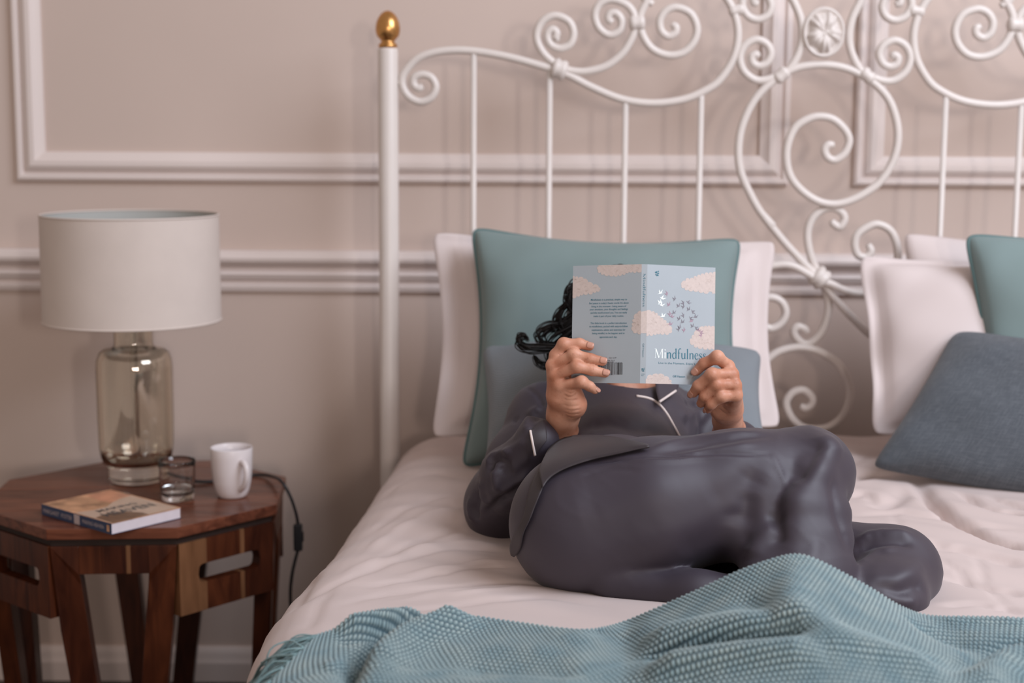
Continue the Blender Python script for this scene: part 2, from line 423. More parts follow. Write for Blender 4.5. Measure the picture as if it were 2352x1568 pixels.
# ------------------------------------------------------------------ the room
WY = 3.35
mb = MB().box((0.3, WY + 0.06, 1.35), (6.4, 0.12, 2.9))
tag(mb.build('wall_back', M['wall']), kind='structure')
fl = tag(empty('floor', (0, 0, 0)), kind='structure')
x = -2.9
bi = 0
for k in range(17):                                   # boards run away from the wall; only their ends by the wall show
    MB().box((-2.7 + 0.36 * k, 1.45, -0.012), (0.3594, 3.8, 0.024)).build('floor_board', M['floor'], fl, bevel=0)
def sweep_profile(prof, path, name, m, closed_path=False):
    """prof: (in-plane offset, depth towards the room); path: list of (x,z) corners on the wall plane, mitred"""
    pth = np.array(path, float); n = len(pth); V = []; F = []
    for i in range(n):
        if closed_path or 0 < i < n - 1:
            a = pth[i] - pth[i - 1]; b_ = pth[(i + 1) % n] - pth[i]
        elif i == 0: a = b_ = pth[1] - pth[0]
        else: a = b_ = pth[-1] - pth[-2]
        a = a / np.linalg.norm(a); b_ = b_ / np.linalg.norm(b_)
        na = np.array([a[1], -a[0]]); nb_ = np.array([b_[1], -b_[0]])
        mi = na + nb_; mi = mi / (mi @ na)
        for (o, d) in prof:
            q = pth[i] + mi * o; V.append((q[0], WY - d, q[1]))
    k = len(prof)
    for i in range(n if closed_path else n - 1):
        j = (i + 1) % n
        for a in range(k - 1): F.append([i * k + a, j * k + a, j * k + a + 1, i * k + a + 1])
    if not closed_path:
        F.append(list(range(k))); F.append([(n - 1) * k + a for a in range(k)][::-1])
    o = mobj(name, V, F, m, None, False)
    bm = bmesh.new(); bm.from_mesh(o.data); bmesh.ops.recalc_face_normals(bm, faces=bm.faces); bm.to_mesh(o.data); bm.free()
    return tag(o, kind='structure')
# picture-frame mouldings: stepped ogee, outer bead below
frame_prof = [(0.0, 0.0), (0.0, 0.010), (0.006, 0.016), (0.012, 0.016), (0.017, 0.008), (0.021, 0.010), (0.026, 0.017), (0.034, 0.022), (0.044, 0.022), (0.050, 0.016), (0.056, 0.012), (0.064, 0.008), (0.064, 0.0)]
def wx(px, py): return P(px, py, WY)[0]
def wz(px, py): return P(px, py, WY)[2]
zb = wz(900, 420); xl = wx(33, 200); xr = wx(1812, 300)
sweep_profile(frame_prof, [(xl, 2.4), (xr, 2.4), (xr, zb), (xl, zb)], 'trim_1', M['trim'], True)
xl2 = wx(1962, 300); xr2 = xl2 + 1.7
sweep_profile(frame_prof, [(xl2, 2.4), (xr2, 2.4), (xr2, zb), (xl2, zb)], 'trim_2', M['trim'], True)
# chair rail
z0 = wz(600, 668); z1 = wz(600, 573); hh = z1 - z0
rail = [(0, 0), (0, .010), (.10, .014), (.16, .014), (.19, .007), (.24, .007), (.30, .016), (.42, .022), (.48, .018), (.50, .012), (.58, .014), (.66, .026), (.74, .034), (.82, .036), (.94, .032), (1.0, .022), (1.0, 0)]
sweep_profile([(-a * hh, d) for a, d in rail], [(-2.9, z0), (3.5, z0)], 'trim_3', M['trim'])
# skirting board
zs = wz(500, 1483)
sweep_profile([(-a, d) for a, d in [(0, 0), (0, .020), (zs - .035, .020), (zs - .025, .016), (zs - .012, .013), (zs - .004, .009), (zs, .006), (zs, 0)]], [(-2.9, 0), (3.5, 0)], 'baseboard_back', M['trim'])
# ------------------------------------------------------------------ the iron bed
HY = 3.14
def H(px, py): return P(px, py, HY)
bed = empty('iron_bed', (P(1890, 640, HY)[0], HY, 0), 'cream painted iron bed with scrolled headboard and brass finial', 'bed')
XC = P(1889, 300, HY)[0]
def c3(x, y): return (850 + x * 0.35072, y * 0.35072)
def c4(x, y): return (1600 + x * 0.35075, y * 0.35075)
def c5(x, y): return (1600 + x * 0.3827, 450 + y * 0.3827)
ROD = 0.0085
def rod(pix, name='scroll_rod', mirror=True, r=ROD, dy=0.0, per=7):
    p3 = np.array([H(*q) for q in pix]); p3 = catmull(p3, per)
    p3[:, 1] += dy
    n = len(p3); rad = np.full(n, r)
    e = min(6, n // 4); rad[:e] = np.linspace(r * 0.75, r, e); rad[-e:] = np.linspace(r, r * 0.75, e)
    V, F = tube(p3, rad, 10); mobj(name, V, F, M['iron'], bed)
    if mirror:
        q3 = p3.copy(); q3[:, 0] = 2 * XC - q3[:, 0]
        V, F = tube(q3, rad, 10); mobj(name, V, F, M['iron'], bed)
    return p3
def ball(pix, r, name='collar', mirror=True, ax=(1, 0), s=(1, 1, 1)):
    c = H(*pix)
    th = math.atan2(ax[1], ax[0])
    for mrr in ((1, -1) if mirror else (1,)):
        V, F = lathe([(r * .55, -.016), (r * .9, -.013), (r, -.006), (r * .82, 0), (r, .006), (r * .9, .013), (r * .55, .016)], (0, 0, 0), 14)
        V = np.array(V)
        # turn the axis from z to the direction th in the headboard plane
        cx, sx = math.cos(th), math.sin(th)
        W = np.stack([V[:, 0] * -sx + V[:, 2] * cx, V[:, 1], V[:, 0] * cx + V[:, 2] * sx], 1)
        W[:, 0] *= mrr
        cc = c.copy(); cc[0] = c[0] if mrr == 1 else 2 * XC - c[0]
        F2 = F if mrr == 1 else [f[::-1] for f in F]
        mobj(name, W + cc, F2, M['iron'], bed)
main = [c3(*q) for q in [(345, 562), (315, 578), (284, 552), (290, 508), (340, 488), (400, 508), (430, 570), (400, 637), (335, 667), (270, 645), (225, 595), (208, 530), (230, 468), (300, 390), (400, 348), (530, 330), (680, 335), (850, 362), (1000, 397), (1180, 450), (1300, 492), (1450, 570), (1650, 650), (1850, 676), (2050, 652), (2200, 590)]]
main += [(1654, 182), (1684, 134), (1695, 82), (1688, 35), (1668, -5), (1635, -45), (1590, -72), (1540, -84), (1500, -70), (1476, -40), (1480, -5), (1500, 10)]
rod(main)
rod([c3(*q) for q in [(1235, 240), (1215, 250), (1222, 215), (1195, 192), (1165, 215), (1162, 255), (1190, 300), (1250, 318), (1310, 288), (1332, 215), (1300, 140), (1215, 103), (1140, 130), (1098, 190), (1092, 262), (1130, 342), (1190, 402), (1245, 440), (1330, 466), (1430, 466), (1550, 430), (1650, 350), (1712, 250), (1737, 165), (1730, 100), (1690, 40), (1620, 5), (1560, 0), (1500, 30), (1472, 95), (1490, 170), (1540, 220), (1590, 227), (1638, 190), (1645, 130), (1612, 87), (1572, 90), (1560, 125), (1588, 148)]])
rod([(1520, -45)] + [c3(*q) for q in [(1862, -60), (1815, 5), (1775, 80), (1764, 150), (1790, 242), (1850, 322), (1950, 362), (2050, 345), (2120, 272), (2140, 182), (2100, 90), (2010, 50), (1940, 70), (1898, 130), (1905, 200), (1950, 237), (1995, 217), (2003, 180), (1975, 158)]])
ball(c3(1748, 150), 0.017, ax=(1, 0.05)); ball(c3(1238, 455), 0.022, ax=(1, -0.35))
# scrolls each side of the rosette
sc = [c4(*q) for q in [(402, 376), (388, 356), (362, 374), (370, 415), (412, 432), (460, 410), (486, 350), (460, 290), (395, 260), (330, 285), (290, 340), (284, 400), (310, 467), (370, 517), (430, 527), (500, 510), (580, 478), (640, 402), (680, 310), (692, 220), (680, 120), (640, 20), (600, -50), (540, -110), (470, -140)]]
rod(sc)
up_sc = [c4(*q) for q in [(470, -140), (390, -120), (330, -70), (300, 0), (303, 55), (340, 108), (400, 128), (460, 102), (487, 45), (470, -15), (425, -40), (380, -20), (375, 15), (402, 28)]]
rod(up_sc)
ball(c4(262, 66), 0.012, ax=(1, 0.2)); 
# heart: left strand, arch, and the big inner spiral (one rod, not mirrored)
heart = [c5(*q) for q in [(1120, 900), (1000, 795), (850, 640), (740, 500), (650, 410), (520, 270), (400, 120)]] + [c4(*q) for q in [(500, 1480), (415, 1385), (340, 1250), (290, 1130), (273, 1000), (290, 850), (350, 700), (430, 592), (530, 510), (610, 462), (700, 435), (820, 424), (950, 440), (1080, 490), (1180, 560), (1262, 660), (1310, 800), (1316, 930), (1282, 1060), (1200, 1190), (1090, 1272), (980, 1322), (880, 1336), (780, 1310), (680, 1240), (612, 1150), (588, 1040), (600, 930), (650, 830), (740, 775), (820, 763), (900, 785), (970, 850), (998, 920), (970, 1000), (910, 1046), (860, 1032), (838, 985), (860, 950), (900, 948)]]
rod(heart, mirror=False)
ball(c4(555, 492), 0.014, ax=(1, 0.9), mirror=True)
rod([c5(*q) for q in [(815, 150), (832, 172), (866, 186), (893, 140), (875, 98), (820, 73), (750, 90), (692, 150), (670, 240), (690, 360), (738, 478), (782, 580), (798, 680), (770, 790), (720, 862), (660, 892), (610, 862), (588, 820), (610, 788), (650, 800), (672, 824)]], mirror=False, dy=0.010)
rod([c5(*q) for q in [(380, 760), (440, 792), (500, 762), (531, 700), (510, 638), (460, 608), (400, 612), (340, 660), (320, 760), (330, 560), (400, 440), (500, 410), (580, 420), (655, 460), (735, 505), (800, 525), (880, 562), (975, 582), (1080, 560), (1160, 480), (1200, 380), (1190, 270), (1150, 200), (1080, 168), (1020, 185), (960, 230), (944, 290), (962, 350), (1010, 365), (1040, 330), (1025, 288)]], mirror=False, dy=-0.008)
ball(c5(738, 490), 0.024, ax=(1, -0.9), mirror=False)
rod([c5(*q) for q in [(330, 1200), (360, 1060), (420, 985), (500, 930), (620, 908), (740, 935), (840, 1000), (900, 1090), (922, 1190), (890, 1300), (820, 1372), (740, 1398), (640, 1388), (570, 1330), (538, 1250), (560, 1195), (600, 1168), (650, 1168), (692, 1210), (690, 1250), (655, 1272), (622, 1256)]], mirror=False)
# spindles
for px, pt in ((1088, 120), (1263, 160), (1437, 235), (1611, 212)):
    a = H(px, pt); 
    for s in (0, 1):
        xx = a[0] if not s else 2 * XC - a[0]
        V, F = tube([(xx, HY, a[2]), (xx, HY, 0.36)], 0.0062, 10); mobj('spindle', V, F, M['iron'], bed)
V, F = tube([(XC - .93, HY, .36), (XC + .93, HY, .36)], .011, 10); mobj('lower_rail', V, F, M['iron'], bed)
# posts with brass acorn finials
a = H(891, 110); px_ = a[0]; ztop = a[2]
fin = [(0.0165, 0), (0.019, .002), (0.0195, .006), (0.0150, .010), (0.0135, .014), (0.0175, .018), (0.0225, .024), (0.0247, .032), (0.0250, .040), (0.0235, .050), (0.0195, .060), (0.0135, .068), (0.0065, .073), (0.0, .0745)]
for s in (0, 1):
    xx = px_ if not s else 2 * XC - px_
    V, F = lathe([(.021, 0), (.0205, .02), (.0205, ztop - .006), (.0195, ztop - .002), (.017, ztop)], (xx, HY, 0), 28)
    po = mobj('post', V, F, M['iron'], bed, sharp=40)
    V, F = lathe(fin, (xx, HY, ztop), 28); mobj('finial', V, F, M['brass'], bed)['label'] = 'brass acorn finial'
    V, F = tube([(xx + (1 - 2 * s) * .018, HY, H(920, 190)[2]), (xx + (1 - 2 * s) * .032, HY, H(920, 190)[2])], .007, 8); mobj('bracket', V, F, M['iron'], bed)
# rosette: shallow dish with a ruffled five-petal flower
rc = H(1890, 75)
def polar(fz, fr, nr=18, nt_=80):
    V = []; 
    for i in range(nr):
        for k in range(nt_):
            t = 2 * PI * k / nt_; s = i / (nr - 1); r = fr(t) * s
            V.append((rc[0] + r * math.cos(t), rc[1] - fz(s, t), rc[2] + r * math.sin(t) * 1.18))
    F = [[i * nt_ + k, (i + 1) * nt_ + k, (i + 1) * nt_ + (k + 1) % nt_, i * nt_ + (k + 1) % nt_] for i in range(nr - 1) for k in range(nt_)]
    return V, F
V, F = polar(lambda s, t: 0.010 + 0.010 * max(0, (s - .75)) * 4 - 0.02 * max(0, s - .93) * 10, lambda t: 0.0435)
ro = mobj('rosette', V, F, M['iron'], bed)
V, F = polar(lambda s, t: 0.016 + 0.012 * math.sin(PI * min(1, s * 1.05)) * (0.55 + 0.45 * abs(math.cos(2.5 * t + .5))) + 0.002 * math.cos(15 * t) * s - (.010 * s ** 6) + .006 * math.exp(-(s / .16) ** 2),
             lambda t: 0.037 * (0.80 + 0.26 * abs(math.cos(2.5 * t + .5)) ** .8 + .03 * math.cos(15 * t)))
mobj('flower', V, F, M['iron'], ro)
# foot of the bed frame
for s in (-1, 1):
    MB().box((XC + s * .87, 2.13, .30), (.03, 1.98, .10)).build('side_rail', M['iron'], bed, bevel=.004)
# ------------------------------------------------------------------ mattress and sheet
BZ = 0.625
mt = MB().box((XC, 2.14, .425), (1.72, 1.92, .24)).build('mattress', M['pillow_white'], None, bevel=.03)
tag(mt, 'thick white mattress on the cream iron bed, under the sheet', 'mattress')
def left_edge(Y):
    return np.interp(Y, [1.1, 1.75, 1.9, 2.02, 2.14, 2.3, 2.45, 2.75, 3.1], [-.33, -.345, -.358, -.36, -.35, -.325, -.312, -.292, -.268])
ny, ns = 330, 400
Yg = np.linspace(1.10, 3.105, ny)
XR = XC + .93
S = np.linspace(0, 1, ns)
Vb = np.zeros((ny, ns, 3)); UVb = np.zeros((ny, ns, 2))
rc_ = 0.10
for i, Y in enumerate(Yg):
    xl_ = left_edge(Y)
    prof = [(xl_ - .055 + .02 * math.sin(Y * 9), .06), (xl_ - .045 + .012 * math.sin(Y * 11 + 1), .30), (xl_ - .030 + .006 * math.sin(Y * 14), BZ - rc_ - .06)]
    for a in np.linspace(0, PI / 2, 9):
        prof.append((xl_ + rc_ * 1.25 * (1 - math.cos(a)), BZ - rc_ + rc_ * math.sin(a) - .004))
    prof += [(XC - .4, BZ + .004), (XC, BZ + .006), (XC + .5, BZ), (XR - .1, BZ - .01), (XR, BZ - .12), (XR + .02, .1)]
    Vb[i, :, 0], Vb[i, :, 2] = resample(prof, ns).T
    Vb[i, :, 1] = Y
    UVb[i, :, 0] = S * 2.9; UVb[i, :, 1] = Y
Vb = Vb.reshape(-1, 3); Fb = grid_faces(ny, ns)
x_, y_ = Vb[:, 0], Vb[:, 1]
# the sitter's weight dents the bed
c = PZ(1430, 1330, BZ)
Vb[:, 2] -= (Vb[:, 2] > .5) * .016 * np.exp(-(((x_ - c[0] - .12) / .30) ** 2 + ((y_ - c[1] - .10) / .22) ** 2))
c = PZ(2060, 1400, BZ)
Vb[:, 2] -= (Vb[:, 2] > .5) * .022 * np.exp(-(((x_ - c[0]) / .10) ** 2 + ((y_ - c[1] - .09) / .09) ** 2))
c = PZ(1165, 1245, BZ)
Vb[:, 2] -= (Vb[:, 2] > .5) * .014 * np.exp(-(((x_ - c[0]) / .09) ** 2 + ((y_ - c[1] - .06) / .09) ** 2))
# soft unevenness
Vb[:, 2] += (Vb[:, 2] > .5) * (.003 * np.sin(x_ * 17 + y_ * 7) * np.sin(y_ * 13 - x_ * 5) + .0015 * np.sin(y_ * 61 + x_ * 23 + 2 * np.sin(x_ * 9)))
bed_creases = [
    ([(1175, 1268), (1060, 1256), (950, 1275), (850, 1308), (750, 1350), (665, 1395)], 0.0075, 0.0042),
    ([(1165, 1255), (1060, 1244), (960, 1258), (860, 1290), (770, 1320)], 0.0090, -0.0030),
    ([(1200, 1300), (1100, 1300), (1000, 1318), (900, 1338), (790, 1345)], 0.0067, 0.0036),
    ([(1195, 1290), (1110, 1288), (1010, 1304), (910, 1324)], 0.0075, -0.0024),
    ([(1300, 1345), (1150, 1336), (1020, 1347), (880, 1366), (770, 1390)], 0.0075, 0.0036),
    ([(1310, 1358), (1160, 1350), (1030, 1362), (890, 1382)], 0.0075, -0.0024),
    ([(1400, 1395), (1280, 1372), (1150, 1376), (1000, 1394), (860, 1410)], 0.0090, 0.0036),
    ([(1080, 1212), (1000, 1228), (920, 1258), (850, 1300)], 0.0083, 0.0036),
    ([(1085, 1225), (1005, 1243), (925, 1275)], 0.0075, -0.0024),
    ([(1060, 1095), (990, 1082), (920, 1105), (865, 1150)], 0.0105, 0.0042),
    ([(1075, 1130), (1000, 1140), (920, 1170), (845, 1225)], 0.0105, 0.0048),
    ([(1070, 1160), (1000, 1175), (920, 1210), (835, 1270)], 0.0097, -0.0036),
    ([(1000, 1045), (940, 1050), (885, 1085)], 0.0105, 0.0036),
    ([(720, 1300), (700, 1350), (672, 1400)], 0.0150, 0.0048),
    ([(760, 1350), (735, 1385), (700, 1450)], 0.0105, 0.0036),
    ([(2105, 1090), (2128, 1130), (2172, 1172), (2250, 1218), (2360, 1258)], .013, .030),
    ([(2080, 1110), (2060, 1140), (2010, 1165)], .020, .012),
    ([(2190, 1120), (2260, 1155), (2360, 1180)], .010, .014),
    ([(2270, 1130), (2310, 1150), (2360, 1165)], .010, .010),
    ([(2110, 1235), (2220, 1262), (2360, 1296)], .016, .010),
    ([(1965, 1182), (2060, 1174), (2200, 1192), (2360, 1222)], .012, .006),
    ([(1960, 1140), (1985, 1130), (2010, 1150)], .010, .007),
    ([(2170, 1322), (2260, 1345), (2360, 1366)], .012, .008),
    ([(2140, 1270), (2200, 1310), (2225, 1345)], .005, .003),
    ([(2240, 1265), (2255, 1310), (2262, 1345)], .005, .003),
    ([(2265, 1340), (2320, 1400)], .005, .003),
    ([(2050, 1172), (2065, 1205)], .005, .003),
    ([(2160, 1390), (2250, 1385), (2360, 1405)], .012, .007),
    ([(1950, 1100), (2000, 1085), (2060, 1090)], .014, .009),
    ([(1950, 1060), (1990, 1045), (2010, 1040)], .014, .006),
]
Vb = creases(Vb, Fb, bed_creases, tol=10)
sh = mobj('bed_sheet', Vb, Fb, M['sheet'], None, uv=UVb.reshape(-1, 2))
tag(sh, 'white cotton sheet with creases draped over the bed mattress', 'sheet')

# ------------------------------------------------------------------ pillows and cushions
def pillow(name, c4_, T, m, label, cat, group, pinch=.07, n=64, flange=0.0, piping=None, back=.6, q=.42, wr=.004, seed=0, weave_uv=True, sag=0.0, ear=0.0, pw=2.2, dent=None):
    TL, TR, BR, BL = [np.asarray(a, float) for a in c4_]
    u = np.linspace(-1, 1, n); U, W = np.meshgrid(u, u, indexing='ij')
    r = np.random.default_rng(seed)
    def pos(U, W):
        Uc = U * (1 - pinch * (1 - W ** 2) * U ** 2); Wc = W * (1 - pinch * (1 - U ** 2) * W ** 2)
        cr_ = 1 - .038 * (np.abs(U * W)) ** 12
        Uc = Uc * cr_; Wc = Wc * cr_
        a = (Uc + 1) / 2; b_ = (Wc + 1) / 2
        p = (TL * ((1 - a) * b_)[..., None] + TR * (a * b_)[..., None] + BR * (a * (1 - b_))[..., None] + BL * ((1 - a) * (1 - b_))[..., None])
        return p
    N = np.cross(TR - TL, BL - TL); N /= np.linalg.norm(N)
    if N[1] > 0: N = -N
    f = 1 - flange
    Ui = np.clip(np.abs(U) / f, 0, 1); Wi = np.clip(np.abs(W) / f, 0, 1)
    h = T * ((1 - Ui ** pw) * (1 - Wi ** pw)) ** q
    if dent: h = h - np.minimum(h * .8, dent[3] * np.exp(-(((U - dent[0]) / dent[2]) ** 2 + ((W - dent[1]) / dent[2]) ** 2)))
    ph = r.uniform(0, 6, 6)
    wrk = wr * (np.sin(7 * U + 3 * W + ph[0]) * np.sin(5 * W - 2 * U + ph[1]) + .6 * np.sin(13 * (U * W) + ph[2]) * (np.abs(U * W)) + .5 * np.sin(11 * U - 9 * W + ph[3]) * (np.abs(U) + np.abs(W)) / 2)
    wrk *= np.minimum(1, h / (T * .5))
    base = pos(U, W)
    if sag: base[..., 2] -= sag * (1 - U ** 2) * np.clip((W + 1) / 2, 0, 1) ** 2
    if flange:
        fl_ = np.clip((np.maximum(np.abs(U), np.abs(W)) - f) / flange, 0, 1)
        base += N * (.006 * np.sin(9 * U + ph[4]) * np.sin(8 * W + ph[5]) * fl_)[..., None]
    front = base + N * (h + wrk)[..., None]
    bk = base - N * (h * back + .001)[..., None]
    V = np.vstack([front.reshape(-1, 3), bk.reshape(-1, 3)])
    Ff = grid_faces(n, n); Fk = Ff[:, ::-1] + n * n
    # orientation: front faces the room
    fn = np.cross(front[1, 0] - front[0, 0], front[0, 1] - front[0, 0])
    if fn @ N < 0: Ff = Ff[:, ::-1]; Fk = Fk[:, ::-1]
    ring = [(i, 0) for i in range(n)] + [(n - 1, j) for j in range(1, n)] + [(i, n - 1) for i in range(n - 2, -1, -1)] + [(0, j) for j in range(n - 2, 0, -1)]
    ri = np.array([a * n + b_ for a, b_ in ring]); k = len(ri)
    Fs = np.stack([ri, np.roll(ri, -1), np.roll(ri, -1) + n * n, ri + n * n], 1)
    F = np.vstack([Ff, Fk, Fs])
    uv = np.vstack([np.stack([U, W], -1).reshape(-1, 2) / 2 + .5] * 2)
    o = mobj(name, V, F, m, None, uv=uv)
    bm = bmesh.new(); bm.from_mesh(o.data); bmesh.ops.recalc_face_normals(bm, faces=bm.faces); bm.to_mesh(o.data); bm.free()
    tag(o, label, cat, group)
    if piping:
        pts = base.reshape(-1, 3)[ri] 
        Vp, Fp = tube(smooth_loop(pts, 2), piping[0], 8, closed=True); mobj('piping', Vp, Fp, piping[1], o)
    return o, V, F
def smooth_loop(p, it):
    for _ in range(it): p = .5 * p + .25 * (np.roll(p, 1, 0) + np.roll(p, -1, 0))
    return p
# left side
pillow('white_pillow', [P(986, 531, 3.075), P(1788, 549, 3.075), P(1800, 985, 2.93), P(985, 1008, 2.90)], .085, M['pillow_white'],
       'long white pillow with flat border behind the large teal cushion in the middle', 'pillow', 'white pillows on the bed', .075, flange=.12, back=.35, wr=.006, seed=3, q=.5)
pillow('teal_cushion', [P(1080, 519, 2.985), P(1705, 546, 2.985), P(1725, 1030, 2.82), P(1056, 1078, 2.80)], .085, M['teal'],
       'large square teal cushion with piping behind the reading person', 'cushion', 'teal cushions on the bed', .115, piping=(.004, M['teal_pipe']), seed=5, wr=.004, back=.5, dent=(.08, -.25, .55, .055))
pillow('slate_cushion', [P(1104, 796, 2.86), P(1752, 806, 2.86), P(1770, 1060, 2.60), P(1108, 1105, 2.62)], .075, M['slate'],
       'slate blue twill cushion the person leans back on', 'cushion', 'grey-blue cushions on the bed', .05, seed=6, wr=.005, back=.4)
# right side
pillow('white_pillow', [P(2070, 530, 3.085), P(2800, 560, 3.085), P(2800, 985, 2.99), P(2030, 985, 2.99)], .05, M['pillow_white'],
       'white pillow at the very back on the right, its top corner sticking up', 'pillow', 'white pillows on the bed', .10, back=.35, seed=8, wr=.004)
pillow('white_pillow', [P(1970, 586, 3.03), P(2640, 606, 3.03), P(2660, 1010, 2.86), P(2004, 1000, 2.86)], .09, M['pillow_white'],
       'plump white pillow in front on the right, behind the charcoal cushion', 'pillow', 'white pillows on the bed', .035, flange=.09, back=.35, seed=9, wr=.005, q=.5)
pillow('teal_cushion', [P(2214, 536, 2.945), P(2840, 560, 2.945), P(2860, 1040, 2.80), P(2268, 1010, 2.80)], .08, M['teal'],
       'square teal cushion above the charcoal cushion at the right edge', 'cushion', 'teal cushions on the bed', .06, piping=(.004, M['teal_pipe']), seed=11, back=.5)
pillow('charcoal_cushion', [P(2190, 758, 2.86), P(2830, 850, 2.78), P(2640, 1200, 2.58), P(1996, 1074, 2.70)], .085, M['charcoal'],
       'charcoal grey linen cushion lying slanted in front of the right pillows', 'cushion', 'grey-blue cushions on the bed', .03, seed=12, back=.45, q=.45)
# ------------------------------------------------------------------ bedside table
TZ = 0.54; TR_ = 0.303
tc_ = np.array([-0.757, 2.937, 0.0])
tab = empty('bedside_table', (tc_[0], tc_[1], 0), 'octagonal dark red wooden bedside table with slotted sides', 'table')
def octa(R, z):
    return [np.array([tc_[0] + R * math.cos(R_(27 + 45 * k)), tc_[1] + R * math.sin(R_(27 + 45 * k)), z]) for k in range(8)]
def clip_poly(poly, n, d):
    out = []
    for i in range(len(poly)):
        a, b_ = poly[i], poly[(i + 1) % len(poly)]; da, db = a @ n - d, b_ @ n - d
        if da >= 0: out.append(a)
        if (da >= 0) != (db >= 0): out.append(a + (b_ - a) * (da / (da - db)))
    return out
# top: planks clipped to the octagon
ang = R_(8); nrm = np.array([-math.sin(ang), math.cos(ang), 0.0]); nb = 7
oc = octa(TR_, TZ - .020)
edges = np.linspace(-.30, .30, nb + 1)
for k in range(nb):
    q = clip_poly(oc, nrm, edges[k] + .0003 + tc_ @ nrm); q = clip_poly(q, -nrm, -(edges[k + 1] - .0003 + tc_ @ nrm))
    if len(q) > 2:
        MB().prism(q, (0, 0, 1), .020 - .0002 * (k % 2)).build('plank', M['wood_top' if k % 2 else 'wood_top2'], tab, bevel=.0012)
MB().prism(octa(TR_ - .012, TZ - .034), (0, 0, 1), .0135).build('recess', M['shadow_gap'], tab)
AT = TZ - .034                                                       # top of the frame below
ro_ = octa(TR_ - .006, 0); TH = .022
woods = ['wood_a', 'wood_b', 'wood_a', 'wood_c']
def side_frame(k):
    """the local frame of side k: origin at its middle, across x, up z, inward n"""
    a, b_ = ro_[k], ro_[(k + 1) % 8]
    x = (b_ - a); L = np.linalg.norm(x); x /= L; n_ = np.array([tc_[0], tc_[1], 0]) - (a + b_) / 2; n_ /= np.linalg.norm(n_)
    return (a + b_) / 2, x, n_, L
def weld(o):
    bm = bmesh.new(); bm.from_mesh(o.data); bmesh.ops.remove_doubles(bm, verts=bm.verts, dist=1e-5); bm.to_mesh(o.data); bm.free()
for k in range(8):
    o_, x, n_, L = side_frame(k)
    def W2(px, pz, lean=0.0): return o_ + x * px + np.array([0, 0, pz]) + n_ * lean
    if k % 2 == 1:      # plain sides (front, left, back, right): shallow apron and two legs leaning together
        hA = .052
        cuts = [-L / 2 + .052, -.022, .022, .030, L / 2 - .052]
        for q in range(4):
            MB().prism([W2(cuts[q], AT - hA), W2(cuts[q + 1], AT - hA), W2(cuts[q + 1], AT), W2(cuts[q], AT)], n_, TH).build('apron_board', M[['wood_b', 'wood_a', 'wood_c', 'wood_a'][q]], tab, bevel=.0008)
        for s in (-1, 1):
            top_o, top_i, bot_o, bot_i = L / 2 - .001, L / 2 - .052, L / 2 - .056, L / 2 - .098
            ln = .030
            pts = [W2(s * top_o, AT), W2(s * (top_o - .012), AT - .16, ln * .3), W2(s * bot_o, 0, ln), W2(s * bot_i, 0, ln), W2(s * (top_i - .002), AT - hA - .02, .004), W2(s * top_i, AT - hA), W2(s * top_i, AT)]
            MB().prism(pts, n_, TH + .012).build('leg', M['wood_b' if s > 0 else 'wood_a'], tab, bevel=.0015)
    else:               # slotted deep panels between, made of upright boards
        hP = .135; s0, s1, zc, hr = -L / 2 + .046, L / 2 - .036, AT - .064, .0175
        Lb = L / 2 - .004
        cuts = [-Lb, -.048, .030, .040, Lb]
        if k == 6: order = ['wood_c', 'wood_b', 'wood_c', 'wood_a']
        else: order = ['wood_a', 'wood_b', 'wood_a', 'wood_b']
        def slot_h(px):
            if px <= s0 or px >= s1: return 0.0
            e = min(px - s0, s1 - px)
            return hr if e >= .012 else hr - .012 + math.sqrt(max(0, .012 ** 2 - (.012 - e) ** 2))
        for q in range(4):
            a, b_ = cuts[q], cuts[q + 1]
            xs = sorted(set([a, b_] + [v for v in list(np.linspace(s0, s0 + .012, 6)) + list(np.linspace(s1 - .012, s1, 6)) if a < v < b_]))
            hs = [slot_h(v) for v in xs]
            zb_ = AT - hP
            up_, lo_, whole = MB(), MB(), MB()
            for i in range(len(xs) - 1):
                mid = (xs[i] + xs[i + 1]) / 2
                if s0 < mid < s1:
                    for mm, (zA0, zA1, zB0, zB1) in ((up_, (zc + hs[i], AT, zc + hs[i + 1], AT)), (lo_, (zb_, zc - hs[i], zb_, zc - hs[i + 1]))):
                        mm.prism([W2(xs[i], zA0), W2(xs[i + 1], zB0), W2(xs[i + 1], zB1), W2(xs[i], zA1)], n_, TH)
                else:
                    whole.prism([W2(xs[i], zb_), W2(xs[i + 1], zb_), W2(xs[i + 1], AT), W2(xs[i], AT)], n_, TH)
            if whole.v:                                   # an end board: one piece around the slot's end
                for mm in (up_, lo_): whole.add(mm.v, mm.f)
                weld(whole.build('side_board', M[order[q]], tab))
            else:
                for mm in (up_, lo_): weld(mm.build('side_board', M[order[q]], tab))
# ------------------------------------------------------------------ table lamp
lb = PZ(318, 1113, TZ); lx, ly = lb[0], 3.03; lx = P(316, 1100, ly)[0]
lamp = empty('table_lamp', (lx, ly, TZ), 'smoked glass bottle table lamp with cream linen drum shade', 'lamp')
LC = (lx, ly, TZ)
def wall_lathe(outer, th, bottom):
    inner = [(max(r - th, 0.0), z) for r, z in outer if z >= bottom]
    inner[0] = (inner[0][0], bottom)
    return outer + inner[::-1] + [(0.0, bottom)]
zN = P(310, 752, ly)[2] - TZ; zS = P(310, 800, ly)[2] - TZ
body = [(0.0, 0.001), (.050, .001), (.056, .004), (.0575, .010), (.0575, .030), (.062, .040), (.071, .052), (.0745, .075), (.0755, .13), (.076, zS - .040), (.0745, zS - .022), (.069, zS - .008), (.060, zS - .0015), (.046, zS), (.0395, zS + .006), (.0385, zS + .014), (.0385, zN + .002), (.0385, zN + .006)]
V, F = lathe(wall_lathe(body, .003, .042), LC, 64)
